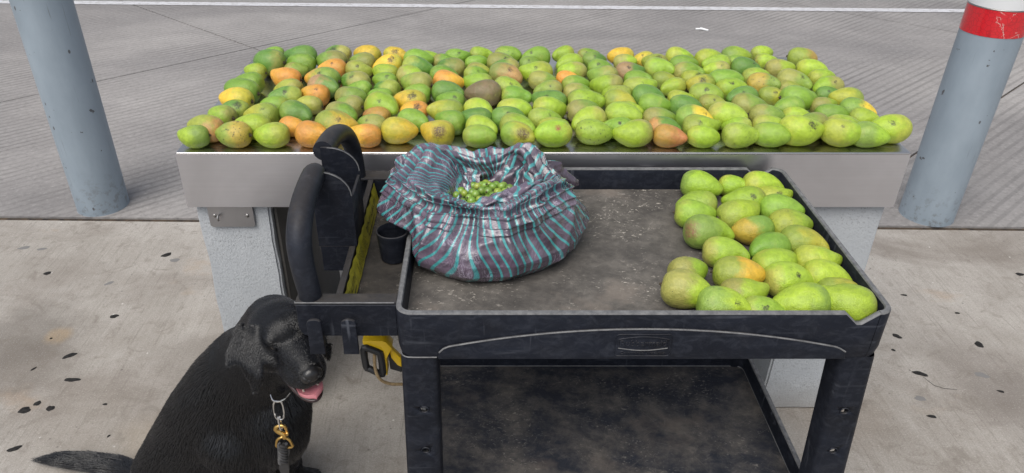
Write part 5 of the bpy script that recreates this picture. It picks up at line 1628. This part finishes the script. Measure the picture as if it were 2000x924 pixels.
# tongue and lower lip
def tongue_pt(u, v):
    f = .050 + .090 * v
    w = .0285 * (1 - .35 * (1 - v)) * math.sqrt(max(0.0, 1 - max(0, (v - .72) / .28) ** 2))
    s_ = (u * 2 - 1) * w
    z = -.0755 - .013 * v - .006 * max(0, v - .75) * 4 * max(0, v - .75) + .006 * (u * 2 - 1) ** 2 - .004 * (1 - v) * math.exp(-((u - .5) / .10) ** 2) + .003 * math.sin(v * 9)
    return hd(f, s_, z)
b = bmesh.new(); g = []
for i in range(25):
    g.append([b.verts.new(tongue_pt(k / 14, min(.9995, i / 24))) for k in range(15)])
for A, B in zip(g, g[1:]):
    for k in range(14): b.faces.new((A[k], A[k + 1], B[k + 1], B[k]))
ex_ = bmesh.ops.extrude_face_region(b, geom=b.faces[:])
for v in ex_['geom']:
    if isinstance(v, bmesh.types.BMVert): v.co -= HU * .009
bmesh.ops.recalc_face_normals(b, faces=b.faces[:])
m = MB(); m.merge(b); m.build('tongue', M_TONGUE, dog, angle=80)
m = MB()
m.tube([hd(.052, .033, -.071), hd(.085, .0275, -.0875), hd(.112, .0215, -.0960), hd(.130, .012, -.1000), hd(.137, 0, -.1010), hd(.130, -.012, -.1000), hd(.112, -.0215, -.0960), hd(.085, -.0275, -.0875), hd(.052, -.033, -.071)], [.006, .0055, .005, .0045, .0045, .0045, .005, .0055, .006], 10, smooth=2)
m.build('lower_lip', M_LIP, dog)
for f, s_, h_ in ((.118, .0155, .013), (.118, -.0155, .013), (.080, .0255, .006), (.092, .0240, .006), (.068, .0275, .006)):
    m = MB(); m.tube([hd(f, s_, -.0905 + (.12 - f) * .3), hd(f + .001, s_ * 1.02, -.0905 + (.12 - f) * .3 + h_ * .6), hd(f - .001, s_ * 1.04, -.0905 + (.12 - f) * .3 + h_)], [.0034, .0026, .0006], 8); m.build('tooth', M_TOOTH, dog)
# coat: short hairs that follow the body
def coat(count, seed):
    rng = np.random.default_rng(seed)
    body.calc_loop_triangles()
    nt = len(body.loop_triangles)
    tri = np.empty(nt * 3, np.int32); body.loop_triangles.foreach_get('vertices', tri); tri = tri.reshape(-1, 3)
    nrm = np.empty(nv * 3, np.float32); body.vertices.foreach_get('normal', nrm); nrm = nrm.reshape(-1, 3)
    p0, p1, p2 = co[tri[:, 0]], co[tri[:, 1]], co[tri[:, 2]]
    area = np.linalg.norm(np.cross(p1 - p0, p2 - p0), axis=1)
    up = (co[tri[:, 0]][:, 2] > .012)
    near = np.linalg.norm(p0 - np.array(HC), axis=1) < .19
    area = area * up * np.where(near, 5.0, 1.0)
    ti = rng.choice(nt, count, p=area / area.sum())
    r1, r2 = np.sqrt(rng.random(count)), rng.random(count)
    w = np.stack([1 - r1, r1 * (1 - r2), r1 * r2], 1)[:, :, None]
    P = (co[tri[ti]] * w).sum(1); N = (nrm[tri[ti]] * w).sum(1); N /= np.linalg.norm(N, axis=1)[:, None] + 1e-9
    C = np.array([p[0] for p in prims]); Fl = np.array([p[1] for p in prims]); Ln = np.array([p[2] for p in prims]); Rd = np.array([p[3] for p in prims])
    D = np.linalg.norm(P[:, None, :] - C[None], axis=2) / Rd[None]
    W = np.exp(-(D ** 2) * 1.6); W /= W.sum(1, keepdims=True) + 1e-12
    F = W @ Fl; L = W @ Ln
    F = F - N * (F * N).sum(1)[:, None]
    F /= np.linalg.norm(F, axis=1)[:, None] + 1e-6
    # clumps: hairs lean a little together
    q = P * 55
    sw = np.stack([np.sin(q[:, 1] * 1.3 + 2 * np.sin(q[:, 2] * .7)), np.sin(q[:, 2] * 1.1 + 2 * np.sin(q[:, 0] * .8)), np.sin(q[:, 0] * 1.2 + 2 * np.sin(q[:, 1] * .6))], 1) * .16
    F = F + sw + rng.normal(0, .13, (count, 3)); F = F - N * (F * N).sum(1)[:, None]; F /= np.linalg.norm(F, axis=1)[:, None] + 1e-6
    hdist = np.linalg.norm(P - np.array(HC + HF * .06), axis=1)
    lift = (.22 + .10 * rng.random(count)) * np.clip((hdist - .04) / .12, .62, 1)
    L = L * (.65 + .6 * rng.random(count)) * np.clip((hdist - .06) / .09, .60, 1)
    # bare nose, lips and mouth
    mask = np.ones(count, bool)
    for c, r in ((hd(.158, 0, -.022), .021), (hd(.110, 0, -.082), .034), (hd(.075, 0, -.078), .030), (hd(.0625, .040, .0105), .010), (hd(.0625, -.040, .0105), .010)):
        mask &= np.linalg.norm(P - np.array(c), axis=1) > r
    P, N, F, L, lift = P[mask], N[mask], F[mask], L[mask], lift[mask]
    n = len(P)
    K = 4
    pts = np.empty((n, K, 3), np.float32)
    for k in range(K):
        t = k / (K - 1)
        pts[:, k] = P + F * (L * t)[:, None] + N * (L * lift * (t - .45 * t * t) + .0004)[:, None]
    pts[:, :, 2] = np.maximum(pts[:, :, 2], .002)
    cd = bpy.data.hair_curves.new('fur')
    cd.add_curves([K] * n)
    cd.position_data.foreach_set('vector', pts.ravel())
    ra = cd.attributes.get('radius') or cd.attributes.new('radius', 'FLOAT', 'POINT')
    hw = np.clip((np.linalg.norm(P - np.array(HC + HF * .06), axis=1) - .05) / .10, .62, 1).astype(np.float32)
    ra.data.foreach_set('value', (np.array([.00042, .00040, .00030, .00008], np.float32)[None, :] * hw[:, None]).ravel())
    o = link('fur', cd, M_FUR, dog)
    tag(o, kind='stuff')
coat(130000, 5)

# ------------------------------------------------------------------ leash
M_BRASS = NT('brass'); M_BRASS = M_BRASS.set(base=(0.62, 0.40, 0.13), metal=1.0, rough=.32)
M_CHROME = mat_plain('chrome_chain', (0.68, 0.67, 0.66), .18, metal=1.0)
M_LEATHER = NT('black_braided_leather'); M_LEATHER = M_LEATHER.set(base=M_LEATHER.mix(M_LEATHER.noise(M_LEATHER.map('Object'), 120, 4), (0.014, 0.014, 0.015), (0.045, 0.044, 0.045)), rough=.42)
A = [Vector(p) for p in DOG['leash']]            # top ring, link bottom, snap eye, swivel, strap top, strap bottom
leash = thing('leash', 'black braided leather leash with brass snap hook and chrome chain links hanging from the dog', 'leash', tuple(A[0]))
CX = Vector((1, 0, 0)); CY = Vector((0, -.85, .52)).cross(CX)   # frame that faces the walker
def loop(c, w, h, rot=0.0, tw=0.0):
    pts = []
    ax = Vector((math.cos(tw), math.sin(tw), 0))
    for k in range(20):
        a = 2 * math.pi * k / 20
        x, z = math.copysign(abs(math.cos(a)) ** .6, math.cos(a)) * w, math.copysign(abs(math.sin(a)) ** .75, math.sin(a)) * h
        xr, zr = x * math.cos(rot) - z * math.sin(rot), x * math.sin(rot) + z * math.cos(rot)
        pts.append(c + ax * xr + Vector((0, 0, 1)) * zr)
    return pts
top, lnk, eye_, swv, st, sb = A
m = MB(); m.tube([top + Vector((-.020, .018, .002)), top + Vector((-.012, .004, .000)), top + Vector((.0, -.002, .002)), top + Vector((.012, .004, .004)), top + Vector((.020, .020, .006))], .0022, 8, smooth=1); m.build('collar_chain', M_CHROME, leash)
hh = (top.z - lnk.z) / 2
m = MB(); m.tube(loop((top + lnk) / 2, .0105, hh + .002, -.06), .0019, 8, closed=True); m.build('chain_link', M_CHROME, leash)
m = MB(); m.tube(loop((lnk + eye_) / 2 + Vector((0, 0, .002)), .0045, (lnk.z - eye_.z) / 2 + .006, .03, 1.35), .0021, 8, closed=True); m.build('chain_link', M_CHROME, leash)
m = MB()
e = eye_
sc = (eye_.z - swv.z) / .040
hk = [(.010, .004), (.009, .012), (.002, .016), (-.008, .011), (-.012, .001), (-.006, -.010), (.003, -.018), (.005, -.026), (.004, -.034)]
m.tube([e + Vector((x, -.002, z * sc)) for x, z in hk], [.0032, .0038, .0040, .0044, .0048, .0052, .0056, .0056, .005], 10, smooth=1)
m.tube([e + Vector((.0115, -.002, .010 * sc)), e + Vector((.0115, -.002, -.022 * sc))], .0030, 10)
m.ball(e + Vector((.0135, -.006, -.010 * sc)), .0036)
m.build('snap_hook', M_BRASS, leash)
m = MB(); m.tube([swv + Vector((-.004, 0, .004)), swv + Vector((-.013, 0, -.004)), swv + Vector((-.0165, 0, -.016)), swv + Vector((-.0155, 0, -.026)), swv + Vector((.0155, 0, -.026)), swv + Vector((.0165, 0, -.016)), swv + Vector((.013, 0, -.004)), swv + Vector((.004, 0, .004))], .0034, 10, closed=True, smooth=1); m.build('swivel_eye', M_BRASS, leash)
# strap: flat leather with a braided keeper at the top
dl = sb - st
dn = dl.normalized()
m = MB()
b = bmesh.new(); pr = None
for k in range(31):
    t = k / 30
    c = st + dl * t + Vector((.0015 * math.sin(t * 7), 0, 0))
    w = .0095 + .0015 * math.sin(t * 11)
    a = [b.verts.new(c + Vector((x, y, 0))) for x, y in ((-w, -.002), (w, -.003), (w, .003), (-w, .002))]
    if pr:
        for i in range(4): b.faces.new((pr[i], pr[(i + 1) % 4], a[(i + 1) % 4], a[i]))
    pr = a
bmesh.ops.recalc_face_normals(b, faces=b.faces[:])
m.merge(b)
m.build('strap', M_LEATHER, leash, angle=30)
for ph in (0, 2.09, 4.19):
    m = MB(); m.tube([st + dn * (.060 * k / 24 - .012) + Vector((-.003 + .0085 * math.cos(ph + k * .62), -.004 + .0055 * math.sin(ph + k * .62), 0)) for k in range(25)], .0036, 8); m.build('braid_strand', M_LEATHER, leash)
m = MB(); m.tube([sb, sb + Vector((.004, -.01, -.10)), sb + Vector((.02, -.03, -.19)), Vector((sb.x + .05, sb.y - .06, .006)), Vector((sb.x + .09, sb.y + .10, .005)), Vector((sb.x + .02, sb.y + .22, .005))], .006, 8, smooth=2); m.build('strap_tail', M_LEATHER, leash)
